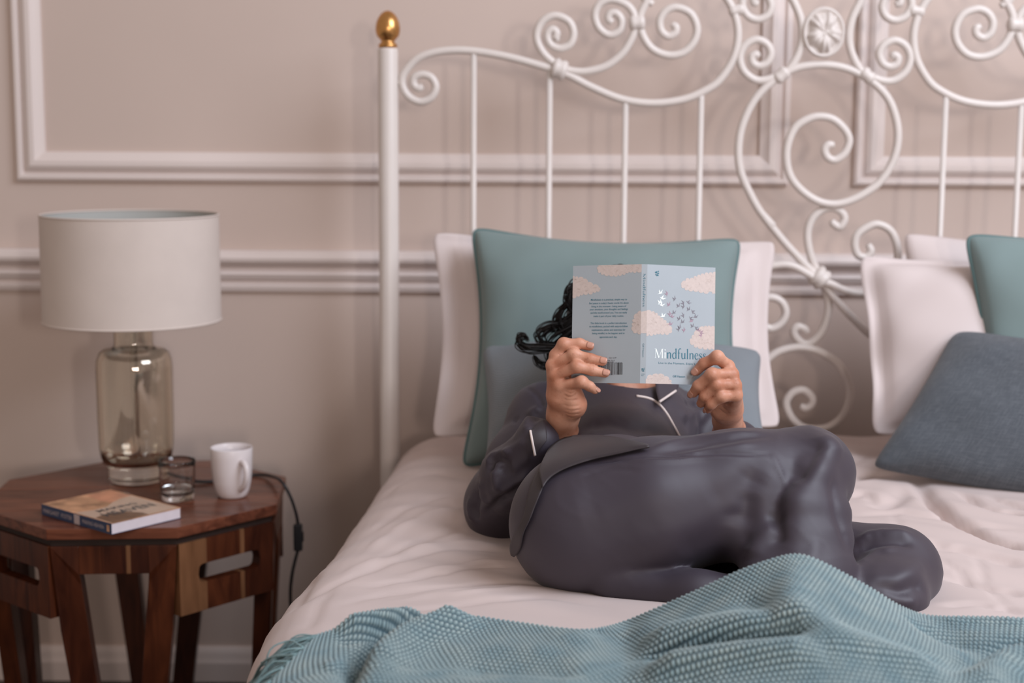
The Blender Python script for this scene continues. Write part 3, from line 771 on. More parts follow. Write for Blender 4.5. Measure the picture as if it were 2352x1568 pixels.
mobj('bottle', V, F, M['smoke'], lamp)
V, F = lathe([(.0, zN + .006), (.040, zN + .006), (.041, zN + .009), (.041, zN + .013), (.03, zN + .018), (.012, zN + .022), (.012, zN + .085), (.018, zN + .09), (.018, zN + .12), (0, zN + .12)], LC, 32)
mobj('neck_cap', V, F, M['chrome'], lamp, sharp=30)
V, F = lathe([(0, .044), (.0075, .044), (.0075, zN + .006), (0, zN + .006)], LC, 14); mobj('rod', V, F, M['chrome'], lamp, sharp=40)
V, F = lathe([(0, zN + .12), (.012, zN + .12), (.026, zN + .145), (.03, zN + .165), (.024, zN + .185), (.0, zN + .195)], LC, 24); mobj('bulb', V, F, M['mug'], lamp)
zt = P(310, 491, ly)[2]; zbm = P(310, 736, ly)[2]
rt_ = (P(508, 491, ly)[0] - P(107, 491, ly)[0]) / 2; rb_ = (P(512, 720, ly)[0] - P(112, 720, ly)[0]) / 2
V, F = lathe([(rb_, zbm - TZ), (rt_, zt - TZ)], LC, 96); 
F = F[:-2]
so = mobj('lamp_shade', V, F, M['shade'], lamp)
V, F = lathe([(rb_ - .0015, zbm - TZ + .0005), (rt_ - .0015, zt - TZ - .0005)], LC, 96); F = [f[::-1] for f in F[:-2]]
mobj('shade_lining', V, F, M['shade_in'], so)
for r_, z_ in ((rt_, zt - .002), (rb_, zbm + .002)):
    th = np.linspace(0, 2 * PI, 96, endpoint=False)
    V, F = tube(np.stack([lx + (r_ - .0006) * np.cos(th), ly + (r_ - .0006) * np.sin(th), np.full(96, z_)], 1), .0022, 6, closed=True); mobj('shade_rim', V, F, M['shade'], so)
for a in range(3):
    t = a * 2 * PI / 3 + .4
    V, F = tube([(lx + .02 * math.cos(t), ly + .02 * math.sin(t), TZ + zN + .115), (lx + (rb_ - .003) * math.cos(t), ly + (rb_ - .003) * math.sin(t), zbm + .02)], .0015, 6); mobj('shade_spoke', V, F, M['chrome'], lamp)
# flex with its switch
SY = 2.93
def TP(px, py, z=TZ + .004): return PZ(px, py, z)
cp = [np.array([lx + .055, ly - .01, TZ + .012]), TP(470, 1106), TP(530, 1096), TP(590, 1090), TP(622, 1093, TZ + .010), P(645, 1104, 2.94), P(666, 1138, 2.93), P(679, 1175, 2.935), P(685, 1204, 2.945)]
V, F = tube(catmull(cp, 8), .0033, 8); mobj('flex', V, F, M['cord'], lamp)
a, b_ = P(685, 1203, 2.945), P(684, 1264, 2.945)
sw = MB().box((a + b_) / 2, (.017, .015, a[2] - b_[2])).build('inline_switch', M['cord'], lamp, bevel=.003)
MB().box((a + b_) / 2 + np.array([.009, -.002, .002]), (.005, .008, .020)).build('rocker', M['cord'], sw, bevel=.0015)
V, F = tube(catmull([b_, P(677, 1290, 2.945), P(670, 1325, 2.95), P(667, 1370, 2.97), P(672, 1440, 3.0), P(690, 1540, 3.1), (P(720, 1540, 3.2)[0], 3.25, .01), (-.3, 3.28, .006)], 8), .0033, 8); mobj('flex', V, F, M['cord'], lamp)
# ------------------------------------------------------------------ mug, tumbler, paperback
mc = PZ(534, 1139, TZ)
hm = P(534, 1026, mc[1])[2] - TZ
rm = (P(581, 1030, mc[1])[0] - P(485, 1030, mc[1])[0]) / 2
mugp = [(0, .002), (rm * .58, .002), (rm * .64, .0), (rm * .70, .003), (rm * .82, hm * .14), (rm * .91, hm * .32), (rm * .965, hm * .55), (rm * .99, hm * .8), (rm, hm - .002), (rm * .985, hm), (rm * .95, hm - .002), (rm * .93, hm * .8), (rm * .90, hm * .5), (rm * .80, hm * .25), (rm * .6, hm * .10), (0, hm * .08)]
mug = empty('mug', (mc[0], mc[1], TZ), 'white ceramic mug with handle on the wooden bedside table', 'mug')
V, F = lathe(mugp, (mc[0], mc[1], TZ), 48); mobj('body', V, F, M['mug'], mug)
ha = R_(-52); dx = np.array([math.cos(ha), math.sin(ha), 0]); mo = np.array([mc[0], mc[1], TZ])
hp = [mo + dx * rm * .93 + np.array([0, 0, hm * .76]), mo + dx * rm * 1.25 + np.array([0, 0, hm * .77]), mo + dx * rm * 1.48 + np.array([0, 0, hm * .66]), mo + dx * rm * 1.46 + np.array([0, 0, hm * .48]), mo + dx * rm * 1.2 + np.array([0, 0, hm * .30]), mo + dx * rm * .86 + np.array([0, 0, hm * .2])]
V, F = tube(catmull(hp, 7), .0058, 12); mobj('handle', V, F, M['mug'], mug)
gc = PZ(408, 1146, TZ); hg = P(408, 1055, gc[1])[2] - TZ
rg = (P(451, 1060, gc[1])[0] - P(365, 1060, gc[1])[0]) / 2
g_out = [(0, .0005), (rg * .80, .0005), (rg * .86, .003), (rg * .88, .010), (rg * .93, hg * .4), (rg * .98, hg * .85), (rg, hg - .0012), (rg - .001, hg), (rg - .0026, hg - .001)]
g_in = [(rg * .98 - .0034, hg * .85), (rg * .93 - .0036, hg * .4), (rg * .89 - .0038, .020), (rg * .8 - .004, .0125), (0, .0115)]
tumb = empty('tumbler', (gc[0], gc[1], TZ), 'small clear glass tumbler with a little water beside the white mug', 'glass')
V, F = lathe(g_out + g_in, (gc[0], gc[1], TZ), 56); mobj('glass_body', V, F, M['glass'], tumb)
V, F = lathe([(0, .0114), (rg * .8 - .0041, .0124), (rg * .89 - .0037, .020), (rg * .895 - .0036, .024), (0, .024)], (gc[0], gc[1], TZ), 56); mobj('water', V, F, M['water'], tumb, sharp=30)

# paperback lying flat: spine towards the left front
bt = .020
zb0 = TZ + .0005; zb1 = zb0 + bt
q0 = PZ(96, 1157, zb1); q1 = PZ(256, 1202, zb1); q2 = PZ(404, 1163, zb1)
ex = (q1 - q0); lx_ = np.linalg.norm(ex); ex /= lx_            # along the spine, head to tail
ey = np.array([-ex[1], ex[0], 0.0]); 
ly_ = (q2 - q1) @ ey
pb = empty('paperback', tuple(q0 * [1, 1, 0] + np.array([0, 0, TZ])), 'sandy covered paperback with navy spine lying flat on the bedside table', 'book')
def BP(a, b_, z): return q0 * [1, 1, 0] + ex * a * lx_ + ey * b_ * ly_ + np.array([0, 0, z])
MB().prism([BP(.0, 0, zb0 + .0008), BP(1, 0, zb0 + .0008), BP(1, 1, zb0 + .0008), BP(0, 1, zb0 + .0008)], (0, 0, 1), bt - .0016).build('page_block', M['paper'], pb)
M['sand'] = mat('sand_cover', (0.50, 0.27, 0.15), 0.4, 0.45, 30)
M['pale_cover'] = mat('pale_cover', (0.50, 0.36, 0.27), 0.4, 0.06, 20)
M['sky_cover'] = mat('rust_cover', (0.52, 0.24, 0.14), 0.4, 0.25, 30)
M['brown_cover'] = mat('brown_cover', (0.16, 0.085, 0.05), 0.4, 0.4, 40, stretch=(1, 6, 1))
M['navy'] = mat('navy_spine', (0.025, 0.045, 0.10), 0.4, 0.05, 20)
M['ink'] = mat('dark_ink', (0.05, 0.055, 0.06), 0.5, 0.05, 20)
M['print_pale'] = mat('pale_print', (0.45, 0.38, 0.38), 0.5, 0.05, 20)
cv = MB().prism([BP(-.002, -.002, zb1 - .0008), BP(1.004, -.002, zb1 - .0008), BP(1.004, 1.01, zb1 - .0008), BP(-.002, 1.01, zb1 - .0008)], (0, 0, 1), .0008).build('front_cover', M['sand'], pb)
MB().prism([BP(-.002, -.002, zb0), BP(1.004, -.002, zb0), BP(1.004, 1.01, zb0), BP(-.002, 1.01, zb0)], (0, 0, 1), .0008).build('back_cover', M['navy'], pb)
spn = MB().prism([BP(-.002, -.006, zb0), BP(1.004, -.006, zb0), BP(1.004, -.002, zb0), BP(-.002, -.002, zb0)], (0, 0, 1), bt).build('spine', M['navy'], pb)
def flat_patch(fn, uvp, m, name, parent):
    p = [fn(*q) for q in uvp]
    o = mobj(name, p, [list(range(len(p)))], m, parent, False); return o
zc_ = zb1 + .0002
flat_patch(lambda u, v: BP(u, v, zc_), [(.47, .02), (.52, .25), (.50, .45), (.42, .6), (.35, .8), (.33, .98), (.99, .98), (.99, .02)], M['pale_cover'], 'cover_print', cv)
flat_patch(lambda u, v: BP(u, v, zc_), [(.03, .62), (.30, .55), (.42, .6), (.35, .8), (.33, .98), (.03, .98)], M['sky_cover'], 'cover_print', cv)
flat_patch(lambda u, v: BP(u, v, zc_ + .0001), [(.74, .04), (.70, .25), (.74, .40), (.80, .48), (.90, .55), (.99, .55), (.99, .03), (.80, .03)], M['brown_cover'], 'cover_print', cv)
def text_mesh(txt, fn, u0, v0, height, m, name, parent, align='LEFT', width=None, bold=0.0, space=1.0):
    """flat lettering from Blender's own font, laid on a surface by fn(u, v)"""
    cu = bpy.data.curves.new('lettering', 'FONT'); cu.body = txt; cu.size = 1.0; cu.resolution_u = 2; cu.align_x = 'LEFT'; cu.offset = bold; cu.space_character = space
    o = bpy.data.objects.new('lettering', cu); C.objects.link(o)
    bpy.context.view_layer.update()
    me = bpy.data.meshes.new_from_object(o.evaluated_get(bpy.context.evaluated_depsgraph_get()))
    bpy.data.objects.remove(o); bpy.data.curves.remove(cu)
    co = np.zeros(len(me.vertices) * 3); me.vertices.foreach_get('co', co); co = co.reshape(-1, 3)
    w_ = co[:, 0].max() - co[:, 0].min(); co[:, 0] -= co[:, 0].min()
    sc_ = height if width is None else width / w_
    sx = sc_; 
    off = {'LEFT': 0, 'CENTER': -.5 * w_ * sx, 'RIGHT': -w_ * sx}[align]
    W = np.array([fn(u0 + off + x * sx, v0 + y * height) for x, y, z in co])
    me.vertices.foreach_set('co', W.ravel().astype(np.float32)); me.materials.append(m); me.update()
    o = link_mesh(me, name, parent); return o
# title lines run across the cover away from the spine; letters' tops point to the head
fnt = lambda a, b_: BP(1 - b_, a, zc_ + .0003)
text_mesh('MAKING', fnt, .22, .38, .10, M['ink'], 'lettering', cv, width=.56, bold=.012)
text_mesh('HEAVEN', fnt, .16, .21, .17, M['ink'], 'lettering', cv, width=.72, bold=.02)
fns = lambda a, b_: BP(a, -.0085, zb0 + b_ * bt)
text_mesh('MARGARET  FOSTER', fns, .03, .28, .55, M['print_pale'], 'lettering', spn, width=.42)
text_mesh('MAKING HEAVEN', fns, .60, .32, .50, M['print_pale'], 'lettering', spn, width=.30)
flat_patch(lambda u, v: BP(u, -.0080, zb0 + v * bt), [(.48, .05), (.56, .05), (.56, .95), (.48, .95)], M['print_pale'], 'cover_print', spn)
flat_patch(lambda u, v: BP(u, -.0080, zb0 + v * bt), [(.94, .2), (.975, .2), (.975, .8), (.94, .8)], M['sand'], 'cover_print', spn)
# ------------------------------------------------------------------ the open book's planes (needed by the hands)
SPB = P(1472, 743, 2.262)                                  # middle of the spine's left edge
bh = .1785                                                 # cover height
tilt = R_(11)                                              # top leans towards the reader
bu = np.array([0.012, math.sin(tilt), math.cos(tilt)]); bu /= np.linalg.norm(bu)
def unit(v): v = np.asarray(v, float); return v / np.linalg.norm(v)
def cover_dir(a, s):                                       # direction from the spine outwards, a = angle away from the picture plane
    d = np.array([s * math.cos(a), math.sin(a), 0.0]); d -= bu * (d @ bu); return unit(d)
LDIR = cover_dir(R_(24), -1); SDIR = cover_dir(R_(-3), 1); RDIR = cover_dir(R_(17), 1)
SPW = .0085; CW = .1105
SPR = SPB + SDIR * SPW                                     # spine's right edge
LN = unit(np.cross(LDIR, bu)); LN = LN if LN[1] < 0 else -LN
RN = unit(np.cross(RDIR, bu)); RN = RN if RN[1] < 0 else -RN
def plane_hit(px, py, o, n):
    d = ray(px, py); return CAM + d * (((o - CAM) @ n) / (d @ n))
def onL(px, py, off=0.0): return plane_hit(px, py, SPB + LN * off, LN)
def onR(px, py, off=0.0): return plane_hit(px, py, SPR + RN * off, RN)

# ------------------------------------------------------------------ the reader
person = empty('person', tuple(PZ(1400, 1250, BZ)), 'person in grey silk pyjamas reclining on the bed, holding an open book before the face', 'person')
# ---- hands
def crop(x, y, s, ox, oy): return (ox + x * s, oy + y * s)
A = lambda x, y: crop(x, y, 180 / 1086, 1240, 760)          # reader's right hand
Bq = lambda x, y: crop(x, y, 180 / 1176, 1560, 780)         # reader's left hand
eL = onL(1313, 800); eR = onR(1638, 840)
YL, YR = eL[1], eR[1]
def hand(fingers, palm, thumb, bumps, name_off):
    def f(Q):
        d = None
        for a, b_, ra, rb in palm:
            e = cap_(Q, a, b_, ra, rb); d = e if d is None else smin(d, e, .009)
        fs = None
        for pts, rad in fingers + [thumb]:
            e = chain(Q, pts, rad, .004)
            fs = e if fs is None else np.minimum(fs, e) + 0.0
            d = smin(d, chain(Q, pts[:2], [rad[0], rad[0] * .9], .004), .010) if False else d
        # fingers join the palm softly near the knuckles and stay apart further out
        kn = np.array([p[0][0] for p in fingers])
        dist = np.min(np.linalg.norm(Q[:, None] - kn[None], axis=2), axis=1)
        k = np.clip(.0075 - dist * .34, .0009, .0075)
        h = np.clip(.5 + .5 * (d - fs) / k, 0, 1)
        d = d + (fs - d) * h - k * h * (1 - h)
        for c, r in bumps: d = smin(d, np.linalg.norm(Q - c, axis=1) - r, .007)
        return d
    return f
def fing(pxs, offs, side, rad):
    pts = []
    for (x, y), o in zip(pxs, offs):
        if side == 'L': pts.append(onL(x, y, o) if x > 1313 else P(x, y, YL - o))
        else: pts.append(onR(x, y, o) if x < 1638 else P(x, y, YR - o))
    return (pts, rad)
# reader's right hand: fingers lie across the back cover
f_i = fing([A(215, 335), A(330, 180), A(550, 172), A(690, 212)], [.012, .016, .0125, .0085], 'L', [.0090, .0083, .0079, .0068])
f_m = fing([A(170, 480), A(470, 325), A(700, 385), A(870, 420)], [.016, .022, .0145, .0082], 'L', [.0092, .0084, .0080, .0070])
f_r = fing([A(215, 620), A(510, 490), A(730, 545), A(905, 585)], [.020, .025, .0155, .0080], 'L', [.0092, .0084, .0080, .0068])
f_p = fing([A(285, 765), A(580, 705), A(690, 765), A(765, 822)], [.024, .024, .013, .004], 'L', [.0092, .0082, .0074, .0060])
wr = P(*A(325, 1150), 2.315); fa = P(*A(280, 1470), 2.345); fa2 = P(1262, 1035, 2.37)
k_i, k_m, k_r, k_p = f_i[0][0], f_m[0][0], f_r[0][0], f_p[0][0]
palmR = [(wr, k_i, .0205, .0092), (wr, k_m, .0205, .0095), (wr, k_r, .0205, .0095), (wr, k_p, .0205, .0098),
         (P(*A(480, 1000), 2.280), P(*A(450, 840), 2.275), .0190, .0150), (P(*A(470, 1060), 2.288), wr, .0175, .0225),
         (wr, fa, .0225, .0290), (fa, fa2, .0290, .0330), (P(*A(290, 900), 2.29), P(*A(300, 760), 2.285), .0215, .016)]
thR = ([P(*A(330, 980), 2.325), P(1306, 868, 2.345), onL(1335, 835, -.017), onL(1358, 826, -.010)], [.017, .0125, .0098, .0085])
bR = [(f_i[0][1] + np.array([0, -.0012, .0006]), .0082), (f_m[0][1] + np.array([0, -.0014, .0006]), .0083), (f_r[0][1] + np.array([0, -.0014, .0006]), .0083), (f_p[0][1] + np.array([0, -.001, 0]), .0078)]
hR = hand([f_i, f_m, f_r, f_p], palmR, thR, bR, 'r')
# reader's left hand: index on the front cover, the others curled under its lower edge
g_i = fing([Bq(735, 395), Bq(570, 262), Bq(372, 358), Bq(258, 470)], [.020, .031, .0175, .0080], 'R', [.0092, .0090, .0084, .0072])
g_m = fing([Bq(800, 520), Bq(490, 522), Bq(285, 690), Bq(212, 800)], [.028, .036, .019, .006], 'R', [.0092, .0088, .0082, .0072])
g_r = fing([Bq(840, 680), Bq(560, 675), Bq(380, 850), Bq(325, 955)], [.034, .040, .020, .004], 'R', [.0092, .0086, .0078, .0068])
g_p = fing([Bq(855, 835), Bq(635, 850), Bq(480, 970), Bq(430, 1045)], [.036, .041, .022, .006], 'R', [.0090, .0083, .0074, .0062])
wl = P(*Bq(725, 1200), 2.33); fl_ = P(*Bq(765, 1420), 2.375); fl2 = P(1700, 1060, 2.43)
palmL = [(wl, g_i[0][0], .0190, .0095), (wl, g_m[0][0], .0190, .0098), (wl, g_r[0][0], .0190, .0098), (wl, g_p[0][0], .0190, .0098),
         (P(*Bq(640, 1060), 2.30), P(*Bq(660, 960), 2.295), .017, .015), (P(*Bq(770, 1040), 2.30), P(*Bq(760, 700), 2.285), .018, .014),
         (wl, fl_, .0205, .0270), (fl_, fl2, .0270, .0320)]
thL = ([P(*Bq(620, 1050), 2.335), P(1650, 895, 2.345), onR(1628, 868, -.016), onR(1606, 850, -.010)], [.017, .0125, .0100, .0086])
bL = [(g_i[0][1] + np.array([0, -.0016, .0006]), .0088), (g_m[0][1] + np.array([0, -.0016, .0006]), .0087), (g_r[0][1] + np.array([0, -.0016, .0006]), .0085), (g_p[0][1] + np.array([0, -.001, .0006]), .0080)]
hL = hand([g_i, g_m, g_r, g_p], palmL, thL, bL, 'l')
HV, HF = [], []
def take(V, F, lst_v, lst_f):
    n = sum(len(v) for v in lst_v); lst_v.append(V); lst_f.append(F + n)
def bbox(fingers, palm, thumb):
    pts = np.array([p for q in fingers + [thumb] for p in q[0]] + [q for a in palm for q in a[:2]])
    return pts.min(0) - .045, pts.max(0) + .045
hand_creases_R = [([A(330, 880), A(400, 915), A(470, 900), A(510, 850)], .0016, -.0013), ([A(360, 840), A(430, 865), A(490, 835)], .0014, -.0010),
    ([A(320, 940), A(430, 960), A(540, 950)], .0016, -.0006), ([A(310, 1020), A(430, 1045), A(570, 1030)], .0016, -.0006), ([A(330, 1080), A(440, 1105), A(575, 1085)], .0016, -.0007),
    ([A(340, 1130), A(440, 1160), A(560, 1140)], .0016, -.0009), ([A(385, 1190), A(460, 1205), A(530, 1190)], .0016, -.0008),
    ([A(310, 650), A(360, 645), A(400, 655)], .002, -.0012), ([A(470, 810), A(540, 805), A(605, 795)], .0016, -.0010),
    ([A(740, 440), A(730, 520)], .0012, -.0004), ([A(690, 300), A(680, 370)], .0012, -.0004)]
hand_creases_L = [([Bq(590, 1030), Bq(660, 1090), Bq(720, 1130)], .0014, -.0008), ([Bq(640, 1000), Bq(700, 1050), Bq(780, 1060)], .0014, -.0007), ([Bq(600, 1170), Bq(680, 1180), Bq(760, 1165)], .0015, -.0006),
    ([Bq(690, 975), Bq(750, 965), Bq(800, 925)], .0016, -.0013), ([Bq(640, 1230), Bq(720, 1240), Bq(820, 1220)], .0015, -.0006), ([Bq(700, 395), Bq(740, 370)], .0014, -.0006), ([Bq(720, 590), Bq(750, 560)], .0014, -.0008), ([Bq(760, 760), Bq(820, 745)], .0014, -.0008)]
for ff, args, crs in ((hR, ([f_i, f_m, f_r, f_p], palmR, thR), hand_creases_R), (hL, ([g_i, g_m, g_r, g_p], palmL, thL), hand_creases_L)):
    lo, hi = bbox(*args)
    V, F = surface_nets(ff, lo, hi, .0014)
    V = smooth_mesh(V, F, 3, .5)
    V = creases(V, F, crs, tol=5)
    take(V, F, HV, HF)
# ---- head, neck, trunk and limbs under the clothes
hc = P(1428, 764, 2.60)                                    # middle of the skull
face = unit(np.array([0.02, -1.0, 0.30]) * [1, 1, -0.35])  # looks at the book
hup = unit(np.array([-.03, .25, 1.0])); hx = unit(np.cross(hup, -face)); 
hx = hx if hx[0] > 0 else -hx
hup = unit(np.cross(hx, -face)); hup = hup if hup[2] > 0 else -hup
HM = np.stack([hx, -face, hup], 1)                          # columns: across, back, up
HS = .95
def hd(x, y, z): return hc + HM @ np.array([x, y, z]) * HS       # y negative = towards the face
nb_ = P(1432, 918, 2.585)
def headf(Q):
    d = ell_(Q, hd(0, .012, .022), HS * np.array([.073, .092, .088]), HM)
    d = smin(d, ell_(Q, hd(0, -.030, -.050), HS * np.array([.054, .058, .070]), HM), .03)      # jaw
    d = smin(d, ell_(Q, hd(0, -.074, -.098), HS * np.array([.020, .017, .018]), HM), .022)     # chin
    d = smin(d, cap_(Q, hd(0, -.083, .018), hd(0, -.108, -.022), .0075, .011), .012)   # nose
    for s in (-1, 1):
        d = smin(d, np.linalg.norm(Q - hd(s * .011, -.096, -.024), axis=1) - .0085, .006)
        d = smin(d, cap_(Q, hd(s * .012, -.083, .030), hd(s * .046, -.070, .032), .008, .007), .012)   # brow
        d = smin(d, np.linalg.norm(Q - hd(s * .043, -.058, -.018), axis=1) - .020, .022)               # cheek
        d = -smin(-d, np.linalg.norm(Q - hd(s * .031, -.094, .010), axis=1) - .0125, .010)             # eye socket
        d = smin(d, cap_(Q, hd(s * .022, -.0795, .016), hd(s * .041, -.0765, .015), .0062, .0058), .005)   # upper lid
        d = smin(d, cap_(Q, hd(s * .023, -.080, .000), hd(s * .040, -.077, .001), .0048, .0046), .005)    # lower lid
        d = smin(d, ell_(Q, hd(s * .076, .010, .000), HS * np.array([.008, .019, .032]), HM), .008)                   # ear
        d = -smin(-d, ell_(Q, hd(s * .086, .006, .002), HS * np.array([.006, .010, .018]), HM), .005)
    d = smin(d, cap_(Q, hd(-.020, -.086, -.056), hd(.020, -.086, -.056), .006, .006), .006)            # lips
    d = smin(d, cap_(Q, hd(-.015, -.085, -.066), hd(.015, -.085, -.066), .007, .007), .006)
    d = smin(d, cap_(Q, hd(0, .025, -.060), nb_ + np.array([0, .03, -.02]), .052, .058), .022)         # neck
    return d
shR = P(1250, 960, 2.56); shL = P(1618, 985, 2.62); elR = P(1158, 1160, 2.42); elL = P(1745, 1130, 2.52)
ch = P(1425, 1000, 2.58); pv = P(1415, 1125, 2.36)
hipR = P(1338, 1203, 2.11); hipL = P(1480, 1185, 2.32); knR = P(1850, 1092, 2.12); knL = P(2055, 1312, 2.10)
anR = P(1838, 1400, 1.90); anL = P(1560, 1335, 2.17)
def bodyf(Q):
    d = headf(Q)
    d = smin(d, cap_(Q, pv, ch, .075, .10), .05); d = smin(d, cap_(Q, shR, shL, .045, .045), .05)
    d = smin(d, cap_(Q, ch, nb_ + np.array([0, .03, -.02]), .085, .055), .03)
    d = smin(d, cap_(Q, shR, elR, .040, .032), .02); d = smin(d, cap_(Q, elR, fa, .032, .026), .012)
    d = smin(d, cap_(Q, shL, elL, .040, .032), .02); d = smin(d, cap_(Q, elL, fl_, .032, .0245), .012)
    d = smin(d, cap_(Q, hipR, hipL, .075, .085), .05); d = smin(d, cap_(Q, pv, (hipR + hipL) / 2, .072, .075), .05)
    d = smin(d, chain(Q, [hipR, P(1840, 1105, 2.13), P(1880, 1250, 2.075), P(1872, 1400, 1.96)], [.070, .045, .022, .022], .02), .03); d = smin(d, chain(Q, [hipL, P(1750, 1272, 2.20), knL, P(2015, 1368, 2.03), P(1850, 1385, 2.01), anL], [.070, .050, .036, .022, .015, .020], .02), .03)
    for an, ft in ((P(1872, 1400, 1.96), anR + np.array([-.05, -.07, -.01])), (anL, anL + np.array([-.07, .03, .0]))):
        d = smin(d, cap_(Q, an, ft, .022, .020), .02)
    return d
pts = np.array([hd(0, 0, .13), hd(-.1, 0, 0), shR, shL, elR, elL, knR, knL, anR, anL, hipR, anR + np.array([-.05, -.09, -.01]), hd(0, .12, 0)])
V, F = surface_nets(bodyf, pts.min(0) - .09, pts.max(0) + .09, .0055)
V = smooth_mesh(V, F, 2, .4)
take(V, F, HV, HF)
bodyo = mobj('body', np.vstack(HV), np.vstack(HF), M['skin'], person)
# finger nails
def nail(tip, prev, r, n_out, L=.0095, wd=.0058):
    ax = unit(tip - prev); n_ = unit(n_out - ax * (n_out @ ax)); sd = np.cross(ax, n_)
    V = []; k, l = 7, 9
    for i in range(k):
        for j in range(l):
            s = i / (k - 1); a = (j / (l - 1) - .5) * 2
            rr = r * 1.035 
            wv = wd * (1 - .25 * (2 * s - 1) ** 4) 
            th = a * wv / rr
            q = tip + ax * ((s - .42) * L + (.0012 * (1 - a * a) if s > .9 else 0) + (-.0009 * (1 - a * a) if s < .1 else 0)) + (n_ * math.cos(th) + sd * math.sin(th)) * rr - n_ * (.0010 * max(0, s - .5) * 2) * 0
            V.append(q)
    o = mobj('fingernail', V, grid_faces(k, l), M['nail'], bodyo); md = o.modifiers.new('thick', 'SOLIDIFY'); md.thickness = .0006; md.offset = 0
toC = lambda p: unit(CAM - p)
nail(f_i[0][3], f_i[0][2], .0068, toC(f_i[0][3]) + np.array([.25, 0, .35]))
nail(f_m[0][3], f_m[0][2], .0070, toC(f_m[0][3]) + np.array([.15, 0, .35]))
nail(f_r[0][3], f_r[0][2], .0068, toC(f_r[0][3]) + np.array([.1, 0, .30]))
nail(f_p[0][3], f_p[0][2], .0060, np.array([1.0, -.3, .1]), L=.008, wd=.0045)
nail(g_i[0][3], g_i[0][2], .0072, toC(g_i[0][3]) + np.array([-.35, 0, .0]))
nail(g_m[0][3], g_m[0][2], .0072, toC(g_m[0][3]) + np.array([-.75, 0, .0]))
nail(g_p[0][3], g_p[0][2], .0062, np.array([-1.0, -.3, -.1]), L=.008, wd=.0045)
# eyes and lips (behind the book)
for s in (-1, 1):
    V, F = lathe([(0.0, -.0115)] + [(.0115 * math.cos(a), .0115 * math.sin(a)) for a in np.linspace(-1.2, 1.2, 9)] + [(0.0, .0115)], (0, 0, 0), 18)
    V = np.array(V)[:, [0, 2, 1]] * [1, -1, 1]
    eo = mobj('eye', np.array([hd(s * .031, -.0715, .008) + HM @ v for v in V]), F, M['eye'], bodyo)
    V, F = lathe([(0, .0), (.0055, -.0002), (.0055, .0006), (0, .0010)], (0, 0, 0), 16); V = np.array(V)[:, [0, 2, 1]] * [1, -1, 1]
    mobj('iris', np.array([hd(s * .031, -.0828, .005) + HM @ v for v in V]), F, M['iris'], bodyo)
lp = catmull([hd(-.021, -.0895, -.060), hd(-.010, -.0945, -.0565), hd(0, -.095, -.0575), hd(.010, -.0945, -.0565), hd(.021, -.0895, -.060)], 6)
V, F = tube(lp, np.r_[np.linspace(.001, .0042, 12), np.linspace(.0042, .001, len(lp) - 12)], 8); mobj('lips', V, F, M['lip'], bodyo)
lp = catmull([hd(-.020, -.0890, -.062), hd(0, -.094, -.067), hd(.020, -.0890, -.062)], 8)
V, F = tube(lp, np.r_[np.linspace(.001, .0050, 8), np.linspace(.0050, .001, len(lp) - 8)], 8); mobj('lips', V, F, M['lip'], bodyo)
# ---- hair: a cap of dark hair with loose wavy locks
def hairf(Q):
    d = ell_(Q, hd(0, .022, .030), HS * np.array([0.086, .106, .089]), HM)
    d = smin(d, ell_(Q, hd(-.062, .045, -.035), HS * np.array([.045, .060, .085]), HM), .03)
    d = smin(d, ell_(Q, hd(.055, .050, -.040), HS * np.array([.040, .055, .075]), HM), .03)
    cut = ell_(Q, hd(0, -.115, -.050), HS * np.array([.078, .085, .125]), HM)
    d = -smin(-d, cut, .012)
    q = (Q - hc) @ HM
    return d + .0022 * np.sin(q[:, 0] * 260 + 3 * np.sin(q[:, 2] * 60)) * np.sin(q[:, 1] * 90 + 2)
V, F = surface_nets(hairf, hc - .22, hc + .22, .004)
hair = mobj('hair', V, F, M['hair'], person)
def lock(pix, Y0, n=16, spread=.006, r=.0012, name='lock'):
    m_ = []; Vs, Fs = [], []
    for k in range(n):
        o = rng.normal(0, spread, 3)
        pts_ = [P(x, y, Y0 + .02 * math.sin(i * 1.3 + k * .2)) + o * (0.35 + .65 * math.sin(PI * i / (len(pix) - 1))) for i, (x, y) in enumerate(pix)]
        c_ = catmull(pts_, 7); V, F = tube(c_, np.linspace(r * 1.3, r * .5, len(c_)), 5)
        nn = sum(len(v) for v in Vs); Vs.append(V); Fs += [[i + nn for i in f] for f in F]
    o = mobj(name, np.vstack(Vs), Fs, M['hair'], hair); o['kind'] = 'stuff'
lock([(1345, 770), (1300, 795), (1250, 797), (1215, 797), (1196, 786), (1196, 772), (1208, 770), (1214, 780)], 2.56, 30, .0045)
lock([(1340, 640), (1312, 690), (1290, 715), (1282, 740), (1292, 760), (1320, 765)], 2.58, 22, .005)
lock([(1345, 700), (1300, 740), (1262, 752), (1242, 770), (1255, 790), (1290, 790)], 2.58, 26, .006)
lock([(1345, 780), (1295, 818), (1260, 838), (1238, 834), (1226, 818)], 2.57, 24, .004)
lock([(1340, 740), (1298, 770), (1270, 800), (1268, 830), (1280, 850)], 2.58, 26, .007)
lock([(1350, 650), (1316, 660), (1305, 690), (1318, 720)], 2.57, 20, .006)

